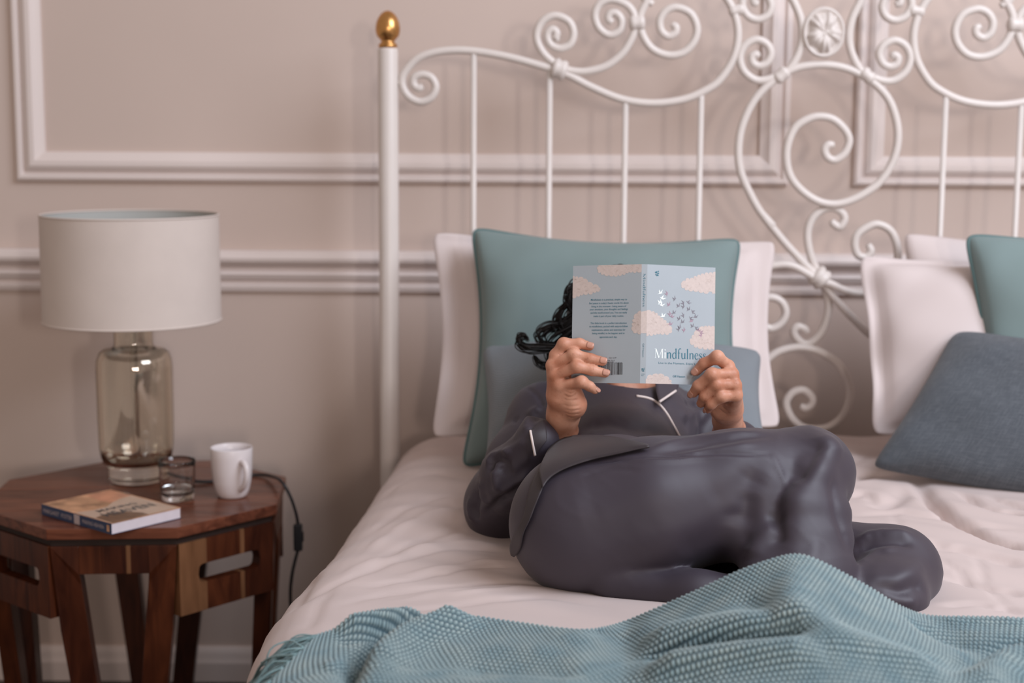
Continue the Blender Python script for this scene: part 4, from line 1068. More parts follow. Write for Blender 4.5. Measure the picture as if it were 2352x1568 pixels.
def wrinkle(V, F, amp, mask=None, d1=(1, .3, 1.0), k=70, seed=0):
    """fine drawn wrinkles of thin silk: sharp little ridges with flat cloth between"""
    N = vnormals(V, F); a = np.array(d1) / np.linalg.norm(d1)
    w1 = np.sin(V @ np.array([23., -17, 11]) + seed) + .7 * np.sin(V @ np.array([-31., 22, 37]) + 2 * seed)
    w2 = np.sin(V @ np.array([13., 29, -19]) + 1.7 + seed)
    r1 = (1 - np.abs(np.sin(V @ a * k + 1.6 * w1))) ** 2.5 * np.clip(w2 + .3, 0, 1)
    r2 = (1 - np.abs(np.sin(V @ (a + .4 * np.roll(a, 1)) * k * 1.7 + 2.1 * w2 + 1))) ** 3 * np.clip(w1 * .7, 0, 1)
    return V + N * (amp * (r1 + .6 * r2) * (1 if mask is None else mask))[:, None]
# ---- trousers
def trousf(Q):
    d = chain(Q, [hipR, P(1500, 1165, 2.095), P(1700, 1132, 2.105), knR], [.090, .096, .088, .070], .02)
    # the lower leg: loose silk stretched flat between its front edge and its outer edge
    E_ = [P(1893, 1040, 2.075), P(1868, 1088, 2.045), P(1830, 1158, 2.012), P(1827, 1230, 1.992), P(1830, 1300, 1.968), P(1832, 1430, 1.925)]
    O_ = [P(1872, 1045, 2.110), P(1896, 1100, 2.085), P(1922, 1180, 2.044), P(1926, 1240, 2.024), P(1929, 1310, 2.000), P(1932, 1430, 1.955)]
    sh_ = None
    for q in np.linspace(0, 1, 6):
        w_ = math.sin(PI * q)
        e = chain(Q, [E_[m] * (1 - q) + O_[m] * q for m in range(6)], [.024, .021, .018 + .006 * w_, .018 + .008 * w_, .019 + .009 * w_, .020 + .010 * w_], .012)
        sh_ = e if sh_ is None else smin(sh_, e, .012)
    sh_ = smin(sh_, cap_(Q, knR, P(1855, 1150, 2.11), .068, .048), .012)
    d = smin(d, sh_, .010)
    # cloth hanging from the thigh behind the shin
    d = smin(d, chain(Q, [P(1760, 1150, 2.12), P(1765, 1260, 2.03), P(1765, 1360, 1.96)], [.050, .040, .035], .02), .03)
    lt = chain(Q, [hipL, P(1750, 1272, 2.20), knL], [.090, .070, .060], .02)
    ls = chain(Q, [knL, P(2035, 1375, 2.02), P(1850, 1395, 1.99)], [.058, .050, .045], .03)
    lo = smin(lt, ls, .03)
    lo = smin(lo, chain(Q, [P(1850, 1385, 1.985), P(1600, 1366, 2.004), P(1420, 1338, 2.045)], [.036, .029, .028], .03), .012)
    d = smin(d, lo, .005)
    d = smin(d, cap_(Q, hipR, hipL, .090, .100), .06)
    d = smin(d, cap_(Q, (hipR + hipL) / 2 + np.array([0, .03, .02]), P(1410, 1150, 2.36), .100, .085), .05)
    return d
pts = np.array([hipR, hipL, knR, knL, anL, P(1832, 1450, 1.86), P(1420, 1080, 2.4)])
V, F = surface_nets(trousf, pts.min(0) - .13, pts.max(0) + .13, .0042)
V = smooth_mesh(V, F, 6, .5)
D5 = lambda x, y: crop(x, y, 360 / 1485, 1640, 940)          # knee crop
tr_cr = [
    ([D5(540, 400), D5(600, 520), D5(660, 660), D5(700, 770)], .004, .0013),
    ([D5(975, 260), D5(945, 380), D5(870, 520), D5(760, 690)], .013, -.0075), ([D5(430, 560), D5(330, 760), D5(270, 980), D5(250, 1130)], .022, -.007), ([D5(360, 780), D5(330, 950), D5(310, 1150), D5(300, 1320)], .014, -.004),
    ([D5(460, 450), D5(380, 560), D5(250, 680), D5(100, 800), D5(-60, 880)], .020, -.0045), ([D5(600, 1090), D5(480, 1180), D5(400, 1290), D5(330, 1420)], .014, .006), ([D5(600, 960), D5(605, 1100), D5(620, 1300)], .010, -.006),
    ([D5(1130, 640), D5(1135, 850), D5(1190, 1080), D5(1270, 1330)], .008, -.003),
    ([(1470, 1230), (1560, 1190), (1660, 1150)], .025, -.002), ([(1560, 1270), (1640, 1220), (1700, 1170)], .020, -.003), ([(1350, 1200), (1450, 1140), (1560, 1100)], .02, .0015),
    ([(1330, 1072), (1420, 1056), (1540, 1050), (1660, 1043), (1770, 1041)], .003, -.0030), ([(1400, 1045), (1480, 1056), (1600, 1052), (1700, 1046)], .005, .0028),
    ([(1480, 1035), (1560, 1012), (1650, 1000), (1750, 990)], .007, .0035), ([(1500, 1045), (1600, 1025), (1700, 1005), (1780, 1000)], .007, -.0035), ([(1560, 1048), (1660, 1030), (1740, 1018)], .006, .003),
    ([(1330, 1095), (1400, 1078), (1470, 1080)], .004, -.002),
    ([(1880, 1235), (1860, 1300)], .01, .002),
    ([(1965, 1240), (2010, 1225), (2060, 1222), (2100, 1232)], .008, .005), ([(1965, 1265), (2005, 1250), (2060, 1243), (2100, 1250)], .008, -.006), ([(1965, 1300), (2010, 1270), (2060, 1256)], .008, .004),
    ([(2000, 1345), (2060, 1360), (2100, 1345), (2130, 1362)], .010, -.006), ([(1985, 1335), (2050, 1335), (2110, 1300), (2130, 1285)], .014, .005), ([(2010, 1355), (2060, 1375), (2110, 1385)], .008, .005),
    ([(1190, 1250), (1260, 1190), (1360, 1150)], .03, .003), ([(1300, 1300), (1450, 1250), (1600, 1200)], .02, .0015),
]
V = creases(V, F, tr_cr, tol=12)
V = wrinkle(V, F, .0007, d1=(.55, .2, .8), k=50)
trous = mobj('pyjama_trousers', V, F, M['silk'], person); trous['label'] = 'loose grey silk trousers'
TV, TF = V, F
# ---- jacket
def jackf(Q):
    d = cap_(Q, P(1415, 1095, 2.40), P(1425, 1000, 2.57), .118, .125)
    d = smin(d, cap_(Q, P(1415, 1095, 2.40), P(1405, 1150, 2.31), .114, .106), .03)      # skirt of the jacket over the hips
    d = smin(d, cap_(Q, shR, shL, .058, .056), .05)
    d = smin(d, ell_(Q, P(1425, 985, 2.50), (.115, .075, .085)), .05)          # bust
    s = chain(Q, [shR, P(1200, 1060, 2.49), elR], [.056, .057, .059], .02)
    s = smin(s, chain(Q, [elR, P(1180, 1095, 2.345), P(1232, 1012, 2.31)], [.060, .050, .036], .02), .03)
    d = smin(d, s, .022)
    s = chain(Q, [shL, elL, P(1690, 1020, 2.38)], [.056, .055, .040], .02)
    d = smin(d, s, .025)
    # open V at the neck
    v = cap_(Q, nb_ + np.array([0, -.02, .05]), P(1440, 885, 2.50), .062, .050)
    d = -smin(-d, v, .008)
    return d
pts = np.array([shR, shL, elR, elL, P(1420, 1180, 2.36), P(1232, 1012, 2.28)])
V, F = surface_nets(jackf, pts.min(0) - .13, pts.max(0) + .13, .0042)
V = smooth_mesh(V, F, 4, .5)
E7 = lambda x, y: crop(x, y, 300 / 1069, 1040, 860)
jk_cr = [
    ([E7(600, 105), E7(660, 140), E7(720, 220), E7(740, 290)], .004, -.0035), ([E7(620, 480), E7(615, 400), E7(640, 320), E7(700, 290), E7(740, 300)], .008, .006), ([E7(640, 440), E7(650, 380), E7(690, 345)], .008, -.006),
    ([E7(300, 760), E7(300, 710), E7(350, 660), E7(430, 640), E7(500, 640)], .007, .008), ([E7(330, 800), E7(325, 730), E7(370, 680), E7(450, 660)], .008, -.009), ([E7(350, 850), E7(350, 780), E7(400, 700)], .006, .007), ([E7(380, 790), E7(440, 740), E7(480, 720)], .012, -.005),
    ([E7(230, 1110), E7(330, 1020), E7(450, 940), E7(560, 860), E7(630, 770)], .005, .007), ([E7(260, 1115), E7(370, 1030), E7(480, 970), E7(600, 880)], .010, -.009), ([E7(240, 870), E7(240, 980), E7(290, 1060)], .008, .006),
    ([E7(215, 890), E7(190, 1000), E7(180, 1120), E7(210, 1190)], .009, -.009), ([E7(150, 1000), E7(140, 1100), E7(160, 1200)], .008, .005), ([E7(340, 830), E7(365, 960)], .006, .005),
    ([E7(350, 960), E7(400, 1040), E7(500, 1080), E7(580, 1060)], .012, -.004), ([E7(330, 640), E7(400, 480), E7(450, 330)], .02, -.003), ([E7(430, 470), E7(520, 460)], .012, -.004), ([E7(500, 375), E7(530, 365)], .006, -.003),
    ([E7(380, 690), E7(500, 600), E7(610, 530)], .006, .004), ([E7(650, 650), E7(560, 720), E7(470, 790)], .008, .003),
    ([(1330, 985), (1400, 972), (1480, 985), (1540, 992)], .014, -.006), ([(1300, 955), (1400, 940), (1500, 950)], .018, .002),
    ([(1515, 925), (1540, 970), (1562, 1000)], .005, .0025), ([(1560, 960), (1600, 945), (1640, 950)], .010, .005), ([(1575, 985), (1580, 945), (1590, 925)], .008, -.004), ([(1600, 990), (1612, 960), (1630, 935)], .008, .005),
    ([(1575, 920), (1600, 928), (1618, 930)], .006, -.007),
]
V = creases(V, F, jk_cr, tol=12)
V = wrinkle(V, F, .0010, d1=(.7, .2, .7), k=60, seed=3)
jack = mobj('pyjama_jacket', V, F, M['silk'], person); jack['label'] = 'grey silk pyjama jacket with white piping'
JV, JF = V, F
def strip_on(V, pix, r, off=.001, n=40, tol=10):
    p = on_surface(V, resample(catmull(pix, 6), n), tol); p = smooth_open(p, 4)
    return np.array([q + toC(q) * off for q in p]), r
def smooth_open(p, it):
    p = p.copy()
    for _ in range(it): p[1:-1] = .25 * p[:-2] + .5 * p[1:-1] + .25 * p[2:]
    return p
# collar and its piping
cpts, r_ = strip_on(JV, [(1462, 909), (1490, 914), (1512, 926), (1532, 950), (1548, 978), (1562, 1004)], .0022, .002)
V, F = tube(cpts, .0021, 8); mobj('piping', V, F, M['pipe_white'], jack)
def patch(pA, pB, V, name, m, parent, off=.004, n=30, k=10, tol=12, thick=.0016, bulge=.0):
    """a cloth facing between two pixel lines lying on a garment"""
    A_ = resample(catmull(pA, 6), n); B_ = resample(catmull(pB, 6), n); G = []
    for i in range(n):
        for j in range(k):
            G.append(A_[i] * (1 - j / (k - 1)) + B_[i] * (j / (k - 1)))
    p = on_surface(V, G, tol).reshape(n, k, 3)
    for _ in range(5):
        q = p.copy(); q[1:-1] = .25 * p[:-2] + .5 * p[1:-1] + .25 * p[2:]; p = q.copy(); q[:, 1:-1] = .25 * p[:, :-2] + .5 * p[:, 1:-1] + .25 * p[:, 2:]; p = q
    j = np.linspace(0, 1, k)
    p = p + np.array([toC(q) for q in p.reshape(-1, 3)]).reshape(p.shape) * (off + bulge * np.sin(PI * j))[None, :, None]
    o = mobj(name, p.reshape(-1, 3), grid_faces(n, k), m, parent)
    md = o.modifiers.new('thick', 'SOLIDIFY'); md.thickness = thick; md.offset = -1
    return p
lapel = patch([(1506, 876), (1508, 900), (1515, 922)], [(1560, 880), (1558, 890), (1552, 897)], np.vstack([JV, np.vstack(HV)]), 'collar', M['silk'], jack, .012, 16, 8, 25)
V, F = tube(smooth_open(lapel[-1] , 2) + np.array([0, -.001, 0]), .0021, 8); mobj('piping', V, F, M['pipe_white'], jack)
# cuff of the near sleeve
BVall = np.vstack([JV])
cuffp = patch([(1218, 988), (1222, 1010), (1229, 1046)], [(1249, 962), (1256, 990), (1256, 1012)], JV, 'cuff', M['silk_in'], jack, .008, 16, 10, 30)
V, F = tube(smooth_open(cuffp[:, 0], 2), .0019, 8); mobj('piping', V, F, M['pipe_white'], jack)
# front hem lying over the hip, and its tail going down behind the seat
ALL = np.vstack([TV, JV])
patch([(1238, 1078), (1262, 1030), (1300, 1004), (1360, 1000), (1420, 1006), (1490, 1022)], [(1246, 1122), (1262, 1098), (1300, 1076), (1360, 1056), (1420, 1043), (1492, 1026)], ALL, 'hem', M['silk_in'], jack, .010, 40, 10, 14, bulge=.004)
hem2 = patch([(1244, 1066), (1224, 1100), (1212, 1140), (1200, 1190), (1178, 1232), (1169, 1256), (1173, 1276)], [(1256, 1078), (1246, 1118), (1232, 1150), (1216, 1192), (1200, 1225), (1194, 1262), (1180, 1279)], ALL, 'hem', M['silk_in'], jack, .009, 40, 8, 14)
# ------------------------------------------------------------------ the open paperback in the reader's hands
book = empty('open_book', tuple(SPB), 'open pale blue paperback with peach clouds on its cover, held up by the person', 'book')
def fL(u, v, e=0.0): return SPB + LDIR * CW * (1 - u) + bu * bh * (v - .5) + LN * e
def fR(u, v, e=0.0): return SPR + RDIR * CW * u + bu * bh * (v - .5) + RN * e
SN = unit(np.cross(SDIR, bu)); SN = SN if SN[1] < 0 else -SN
def fS(u, v, e=0.0): return SPB + SDIR * SPW * u + bu * bh * (v - .5) + SN * e
M['cover'] = mat('pale_blue_cover', (0.375, 0.42, 0.45), 0.38, 0.015, 30, spec=0.4)
M['peach'] = mat('peach_cloud_print', (0.58, 0.49, 0.45), 0.4, 0.05, 260, spec=0.4)
M['peach2'] = mat('peach_cloud_shade', (0.50, 0.41, 0.365), 0.4, 0.06, 200, spec=0.4)
M['teal_ink'] = mat('teal_ink', (0.035, 0.16, 0.22), 0.4, 0.02, 50)
M['foil_glint'] = mat('foil_glint_print', (0.86, 0.95, 0.93), 0.35, 0.03, 50)  # off-white standing in for the bright reflection of silver foil
M['bird'] = mat('grey_bird_print', (0.20, 0.19, 0.22), 0.4, 0.15, 200)
M['bird_pink'] = mat('mauve_bird_print', (0.36, 0.24, 0.30), 0.4, 0.15, 200)
M['black_ink'] = mat('black_ink', (0.03, 0.03, 0.035), 0.5, 0.02, 50)
def slab(f, name, m, th, u1=1.0, v0=0.0, v1=1.0, e0=0.0):
    P_ = [f(0, v0, e0), f(u1, v0, e0), f(u1, v1, e0), f(0, v1, e0)]
    n_ = unit(np.cross(P_[1] - P_[0], P_[3] - P_[0])); n_ = n_ if n_[1] > 0 else -n_
    return MB().prism(P_, n_, th).build(name, m, book)
bk_c = slab(fL, 'back_cover', M['cover'], .0006); fr_c = slab(fR, 'front_cover', M['cover'], .0006); sp_c = slab(fS, 'spine', M['cover'], .0006)
for f, d, n_ in ((lambda u, v, e: fL(1 - u, v, e), LDIR, LN), (fR, RDIR, RN)):
    k = []
    for v in (.01, .99):
        k.append([f(0.0, v, -.0012), f(.985, v, -.0012), f(.955, v, -.0052), f(.5, v, -.0085), f(.1, v, -.0095), f(0.0, v, -.0040)])
    V = np.vstack(k); n = 6
    F = [list(range(n))[::-1], list(range(n, 2 * n))] + [[i, (i + 1) % n, n + (i + 1) % n, n + i] for i in range(n)]
    pbk = mobj('page_block', V, F, M['paper'], book, False)
    bm = bmesh.new(); bm.from_mesh(pbk.data); bmesh.ops.recalc_face_normals(bm, faces=bm.faces); bm.to_mesh(pbk.data); bm.free()
LAY = [.00012]
def printed(f, pts2, m, name, parent, e=None):
    """a flat printed shape given by an outline in cover coordinates, clipped to the cover"""
    q = [(min(1, max(0, a)), min(1, max(0, b_))) for a, b_ in pts2]
    V = [f(a, b_, e or .00015) for a, b_ in q]
    o = mobj(name, V, [list(range(len(V)))], m, parent, False)
    bm = bmesh.new(); bm.from_mesh(o.data); bmesh.ops.triangulate(bm, faces=bm.faces, ngon_method='EAR_CLIP')
    for fc in bm.faces:
        pass
    bm.to_mesh(o.data); bm.free(); return o
AR = CW / bh
def cloud(f, outline, parent, seed, bumps=.024):
    """scalloped outline: each side of the coarse outline is swollen into lobes"""
    r = np.random.default_rng(seed)
    def scal(grow):
        out = []; n = len(outline)
        cx = np.mean([q[0] for q in outline]); cy = np.mean([q[1] for q in outline])
        for i in range(n):
            a = np.array(outline[i]); b_ = np.array(outline[(i + 1) % n])
            L = math.hypot((b_[0] - a[0]), (b_[1] - a[1]) / AR); k = max(1, int(round(L / (bumps * 2.6))))
            d = (b_ - a) / k; nr = np.array([d[1] / AR, -d[0] * AR]); nr = nr / (math.hypot(nr[0], nr[1] / AR) + 1e-9)
            mid = (a + b_) / 2 - [cx, cy]
            if nr @ mid < 0: nr = -nr
            for j in range(k):
                s = .8 + .4 * r.random()
                for t in np.linspace(0, PI, 7)[:-1]:
                    p = a + d * (j + .5 - .5 * math.cos(t)) + nr * math.sin(t) * bumps * s * min(1.2, L / k / bumps / 2) 
                    out.append(p + (p - [cx, cy]) * grow)
        return out
    printed(f, scal(0), M['peach'], 'cloud_print', parent, .00015)
    # inner puffs
    xs = [q[0] for q in outline]; ys = [q[1] for q in outline]
    def inside(x, y):
        c = False; n = len(outline)
        for i in range(n):
            (x1, y1), (x2, y2) = outline[i], outline[(i + 1) % n]
            if (y1 > y) != (y2 > y) and x < (x2 - x1) * (y - y1) / (y2 - y1) + x1: c = not c
        return c
    V, F = [], []
    for _ in range(34):
        x, y = r.uniform(max(0, min(xs)), min(1, max(xs))), r.uniform(max(0, min(ys)), min(1, max(ys)))
        R = bumps * r.uniform(.5, .9)
        if not (inside(x, y) and R < x < 1 - R and R * AR < y < 1 - R * AR): continue
        a0 = r.uniform(-.6, .8)
        n = len(V); k = 8
        for j in range(k + 1):
            t = a0 + PI * .9 * j / k
            for rad in (R, R - .0035): V.append(f(min(1, max(0, x + rad * math.cos(t))), min(1, max(0, y + rad * AR * math.sin(t))), .00022))
        F += [[n + 2 * j, n + 2 * j + 2, n + 2 * j + 3, n + 2 * j + 1] for j in range(k)]
    if F: mobj('cloud_outline', V, F, M['peach2'], parent, False)['kind'] = 'stuff'
cloud(fR, [(.50, .835), (.56, .875), (.68, .895), (.78, .925), (.90, .94), (1.02, .95), (1.02, .755), (.9, .785), (.75, .80), (.6, .805)], fr_c, 1)
cloud(fR, [(-.02, .60), (.07, .60), (.16, .57), (.24, .53), (.33, .49), (.365, .455), (.33, .43), (.2, .43), (.1, .42), (-.02, .41)], fr_c, 2)
cloud(fR, [(.64, .36), (.70, .42), (.76, .46), (.84, .49), (.94, .49), (1.02, .48), (1.02, .32), (.9, .315), (.75, .325)], fr_c, 3)
cloud(fR, [(-.02, -.02), (.02, .04), (.09, .065), (.18, .075), (.27, .06), (.34, .035), (.38, -.02)], fr_c, 4)
cloud(fL, [(-.02, .90), (.08, .89), (.16, .885), (.22, .855), (.30, .83), (.385, .81), (.40, .79), (.3, .775), (.16, .765), (.06, .745), (-.02, .74)], bk_c, 5)
cloud(fL, [(.37, .96), (.40, 1.02), (1.02, 1.02), (1.02, .955), (.93, .945), (.82, .945), (.72, .925), (.6, .915), (.46, .925)], bk_c, 6)
cloud(fL, [(.89, .48), (.91, .54), (.95, .585), (1.02, .60), (1.02, .425), (.95, .43), (.89, .44)], bk_c, 7)
printed(fS, [(0, .42), (1, .42), (1, .61), (0, .60)], M['peach'], 'cloud_print', sp_c)
# serif lettering for the title, built stroke by stroke
def glyphs():
    G = {}
    def st(pts, ws): return ('s', catmull(pts, 6) if len(pts) > 2 else np.array(pts, float), ws)
    def ser(x, y, w_=.075, h=.018): return ('p', [(x - w_, y), (x + w_, y), (x + w_ * .55, y + h), (x - w_ * .55, y + h)])
    def sert(x, y, w_=.07): return ('p', [(x - w_ - .03, y - .035), (x - w_ - .02, y - .055), (x, y - .04), (x + .03, y), (x + .012, y + .012)])
    xh, ah, cp = .42, .72, .66; K, k = .046, .016
    def stem(x, y0, y1): return st([(x, y0), (x, y1)], [K, K])
    def arch(x0, x1): return [st([(x0 + .02, .30), (x0 + .08, .385), (x0 + .155, .415), (x1 - .02, .37), (x1, .27), (x1, .20)], [k, k, .026, .040, K, K]), stem(x1, 0, .22), ser(x1, 0)]
    G['M'] = (.90, [st([(.13, 0), (.15, cp)], [k * 1.2, k * 1.2]), st([(.16, cp), (.45, .02)], [K, K]), st([(.45, .02), (.73, cp)], [k, k]), st([(.75, cp), (.77, 0)], [K * 1.05, K * 1.05]), ser(.13, 0, .095), ser(.77, 0, .10), ('p', [(.05, cp), (.20, cp), (.17, cp - .03), (.05, cp - .018)]), ('p', [(.71, cp), (.86, cp), (.86, cp - .018), (.76, cp - .03)])])
    G['i'] = (.25, [stem(.125, 0, xh), ser(.125, 0), sert(.125, xh, .05), ('d', (.12, .60), .050)])
    G['n'] = (.52, [stem(.125, 0, xh), ser(.125, 0), sert(.125, xh, .05)] + arch(.125, .40))
    bowl = st([(.36, .36), (.27, .415), (.17, .39), (.085, .30), (.075, .19), (.11, .07), (.20, .005), (.28, .02), (.37, .10)], [k, k, .030, K, K, .040, .026, k, k])
    G['d'] = (.52, [bowl, stem(.39, .02, ah), sert(.39, ah, .05), ('p', [(.36, 0), (.48, .03), (.48, .045), (.40, .07)])])
    G['f'] = (.31, [stem(.13, 0, .50), st([(.13, .46), (.135, .60), (.19, .70), (.28, .725), (.33, .69)], [K, .040, .026, .022, .030]), ser(.13, 0, .085), ('p', [(.03, xh - .02), (.27, xh - .02), (.27, xh + .005), (.03, xh + .005)])])
    G['u'] = (.52, [st([(.115, xh), (.115, .20), (.135, .07), (.21, .01), (.30, .03), (.40, .12)], [K, K, .040, .026, k, k]), stem(.40, .02, xh), sert(.115, xh, .04), sert(.40, xh, .04), ('p', [(.37, 0), (.49, .03), (.49, .045), (.41, .07)])])
    G['l'] = (.25, [stem(.125, 0, ah), ser(.125, 0), sert(.125, ah, .05)])
    G['e'] = (.43, [st([(.085, .245), (.35, .245)], [.014, .014]), st([(.355, .25), (.34, .36), (.23, .42), (.12, .37), (.07, .23), (.10, .09), (.20, .005), (.30, .02), (.38, .09)], [.030, .028, .018, .036, K, .044, .030, .020, .012])])
    G['s'] = (.36, [st([(.29, .32), (.25, .40), (.17, .415), (.09, .37), (.09, .29), (.18, .225), (.27, .16), (.285, .07), (.20, .0), (.10, .01), (.055, .10)], [.016, .014, .018, .030, .036, .044, .044, .034, .018, .016, .018])])
    return G
def serif_word(word, f, u0, v0, width, height, name, parent, mats, rot=False):
    G = glyphs(); total = sum(G[c][0] for c in word); x = 0
    for i, c in enumerate(word):
        V, F = [], []
        def pt(a, b_):
            a = (x + a) / total * width; b_ = b_ / .66 * height
            return f(u0 + a, v0 + b_, .00026 + .000005 * (len(F) % 5)) if not rot else f(u0 + b_, v0 - a, .00026)
        for sh in G[c][1]:
            n = len(V)
            if sh[0] == 's':
                p = sh[1]; m = len(p); w_ = np.interp(np.linspace(0, 1, m), np.linspace(0, 1, len(sh[2])), sh[2])
                T = np.gradient(p, axis=0); T /= np.linalg.norm(T, axis=1)[:, None] + 1e-9; Nn = np.stack([-T[:, 1], T[:, 0]], 1)
                for q in range(m): V += [pt(*(p[q] + Nn[q] * w_[q])), pt(*(p[q] - Nn[q] * w_[q]))]
                F += [[n + 2 * q, n + 2 * q + 2, n + 2 * q + 3, n + 2 * q + 1] for q in range(m - 1)]
            elif sh[0] == 'p':
                V += [pt(*q) for q in sh[1]]; F.append([n + q for q in range(len(sh[1]))])
            else:
                V += [pt(sh[1][0] + sh[2] * math.cos(t), sh[1][1] + sh[2] * math.sin(t)) for t in np.linspace(0, 2 * PI, 12, endpoint=False)]; F.append([n + q for q in range(12)])
        mobj(name, V, F, mats[i] if isinstance(mats, list) else mats, parent, False)
        x += G[c][0]
serif_word('Mindfulness', fR, .115, .215, .765, .078, 'letter', fr_c, [M['foil_glint']] * 2 + [M['teal_ink']] * 9)
serif_word('Mindfulness', lambda a, b_, e: fS(a, b_, e), .28, .925, .285, .42, 'letter', sp_c, M['teal_ink'], rot=True)
def mkfn(f, e=.00026): return lambda a, b_: f(a, b_, e)
text_mesh('Live in the Moment. Enjoy Life to the Full', mkfn(fR), .18, .168, .024, M['teal_ink'], 'lettering', fr_c, width=.80)
text_mesh('Gill Hasson', mkfn(fR), .39, .058, .026, M['teal_ink'], 'lettering', fr_c, width=.18, bold=.01)
text_mesh('Gill Hasson', lambda a, b_: fS(.35 + b_, .335 - a, .00026), 0, 0, .42, M['teal_ink'], 'lettering', sp_c, width=.115)
text_mesh('NATIONAL', lambda a, b_: fS(.2 + a, .075 + b_, .00026), 0, 0, .009, M['teal_ink'], 'lettering', sp_c, width=.62)
text_mesh('TRUST', lambda a, b_: fS(.2 + a, .062 + b_, .00026), 0, 0, .009, M['teal_ink'], 'lettering', sp_c, width=.45)
lines = ['Mindfulness is a practical, simple way to', "find peace in today's frantic world. It's about", 'living in the moment - being aware of', 'your emotions, your thoughts and feelings', 'and the world around you. You can easily', 'make it part of your daily routine.', None,
         'This little book is a perfect introduction', 'to mindfulness, packed with easy-to-follow', 'explanations, advice and exercises for', 'being mindful, to be happier and to', 'appreciate each day.']
wid = [.525, .575, .505, .555, .53, .44, 0, .525, .56, .49, .47, .255]
ys_ = [398, 425, 450, 473, 499, 525, 0, 580, 605, 632, 658, 687]
for ln_, w_, yy in zip(lines, wid, ys_):
    if ln_: text_mesh(ln_, mkfn(fL), .535, 1 - (yy + 9 - 133) / 912, .0215, M['teal_ink'], 'lettering', bk_c, 'CENTER', width=w_, bold=.008)
text_mesh('UK 8.99     Can 12.99', mkfn(fL), .43, .208, .016, M['black_ink'], 'lettering', bk_c, width=.225)
text_mesh('9 781-000-758-76-0', mkfn(fL), .38, .184, .016, M['black_ink'], 'lettering', bk_c, width=.25)
text_mesh('5 0 8 9 9', mkfn(fL), .635, .167, .014, M['black_ink'], 'lettering', bk_c, width=.10)
# bar code: upright bars
def bars(u0, u1, v0, v1, seed):
    r = np.random.default_rng(seed); V, F = [], []; x = u0
    while x < u1 - .004:
        w_ = r.choice([.004, .004, .008, .012]); n = len(V)
        V += [fL(x, v0, .0002), fL(min(u1, x + w_), v0, .0002), fL(min(u1, x + w_), v1, .0002), fL(x, v1, .0002)]; F.append([n, n + 1, n + 2, n + 3]); x += w_ + r.choice([.004, .006, .010])
    mobj('bar_code', V, F, M['black_ink'], bk_c, False)['kind'] = 'stuff'
bars(.40, .615, .068, .180, 3); bars(.632, .748, .072, .172, 5)
# oak-leaf emblem: a sprig of leaves
def emblem(f, u, v, s, ay, parent):
    for (a, l, x, y) in ((65, 1.0, -.1, .25), (125, .85, -.35, .15), (20, .9, .25, -.05), (170, .8, -.25, -.35), (-30, .75, .2, -.45), (-95, .6, -.05, -.5), (75, .6, .35, .45)):
        a = R_(a); V = []
        for t in np.linspace(0, 2 * PI, 22, endpoint=False):
            lob = 1 + .22 * math.cos(5 * t)
            p, q = .30 * math.cos(t) * l, .17 * math.sin(t) * lob * l
            X, Y_ = x + p * math.cos(a) - q * math.sin(a), y + p * math.sin(a) + q * math.cos(a)
            V.append((u + X * s, v + Y_ * s * ay))
        printed(f, V, M['teal_ink'], 'emblem_leaf', parent, .00026)
emblem(fR, .142, .928, .058, AR, fr_c)
emblem(fS, .5, .115, .55, AR * SPW / CW, sp_c)
# birds
bird_list = [(293, 420, 0, 20), (312, 480, 0, -30), (290, 530, 0, 40), (305, 560, 0, -15), (325, 690, 0, 10), (375, 425, 2, 80), (395, 555, 2, 30), (430, 690, 2, -20), (412, 665, 2, 60), (415, 780, 2, 0),
             (465, 485, 1, 50), (510, 565, 1, 30), (572, 525, 1, 90), (572, 570, 1, 60), (625, 515, 1, -40), (632, 600, 1, 30), (678, 620, 1, -70), (455, 645, 1, 10), (575, 670, 1, 85), (520, 715, 1, 40), (655, 700, 1, -60), (665, 735, 2, 10), (715, 683, 1, 0), (560, 750, 1, 15), (530, 815, 1, 45), (585, 845, 2, 60), (680, 795, 1, 30), (722, 812, 1, -60), (750, 840, 2, -20), (785, 860, 2, -50), (790, 895, 2, 80), (520, 835, 1, 70)]
for (x, y, c, a) in bird_list:
    u = (x - 135) / 815; v = 1 - (y - 88) / 1385; a = R_(a); s = .038 if c else .044
    shp = [(-1.0, .02), (-.35, .14), (-.32, .55), (-.05, 1.25), (.12, .60), (.16, .20), (.50, .50), (1.15, .95), (.70, .28), (.48, .04), (.80, -.12), (.30, -.14), (-.25, -.12)]
    printed(fR, [(u + s * (p * math.cos(a) - q * math.sin(a)), v + s * AR * (p * math.sin(a) + q * math.cos(a))) for p, q in shp], [M['foil_glint'], M['bird'], M['bird_pink']][c], 'bird_print', fr_c, .00027)
# ------------------------------------------------------------------ the knitted throw across the bed
def bed_drop(x, y):
    xl_ = left_edge(y); d = np.clip((xl_ + .125 - x) / .125, 0, .98); return .10 * (1 - np.sqrt(1 - d * d))
fe_px = [(742, 1447), (800, 1436), (900, 1424), (1000, 1421), (1100, 1412), (1200, 1422), (1290, 1436), (1360, 1441), (1430, 1424), (1500, 1395), (1600, 1350), (1700, 1303), (1780, 1275), (1830, 1268), (1875, 1279), (1940, 1312), (2000, 1346), (2060, 1383), (2115, 1404), (2200, 1409), (2352, 1411), (2520, 1414), (2700, 1416)]
fe_Y = [None] * 8 + [1.872, 1.855, 1.838, 1.822, 1.812, 1.81, 1.812, 1.825, 1.84, 1.86, None, None, None, None, None]
FE = np.array([PZ(x, y, BZ + .022) if Yv is None else P(x, y, Yv) for (x, y), Yv in zip(fe_px, fe_Y)])
nS, nT = 1000, 400
fe = catmull(FE, 12); 
seg = np.r_[0, np.cumsum(np.linalg.norm(np.diff(fe, axis=0), axis=1))]
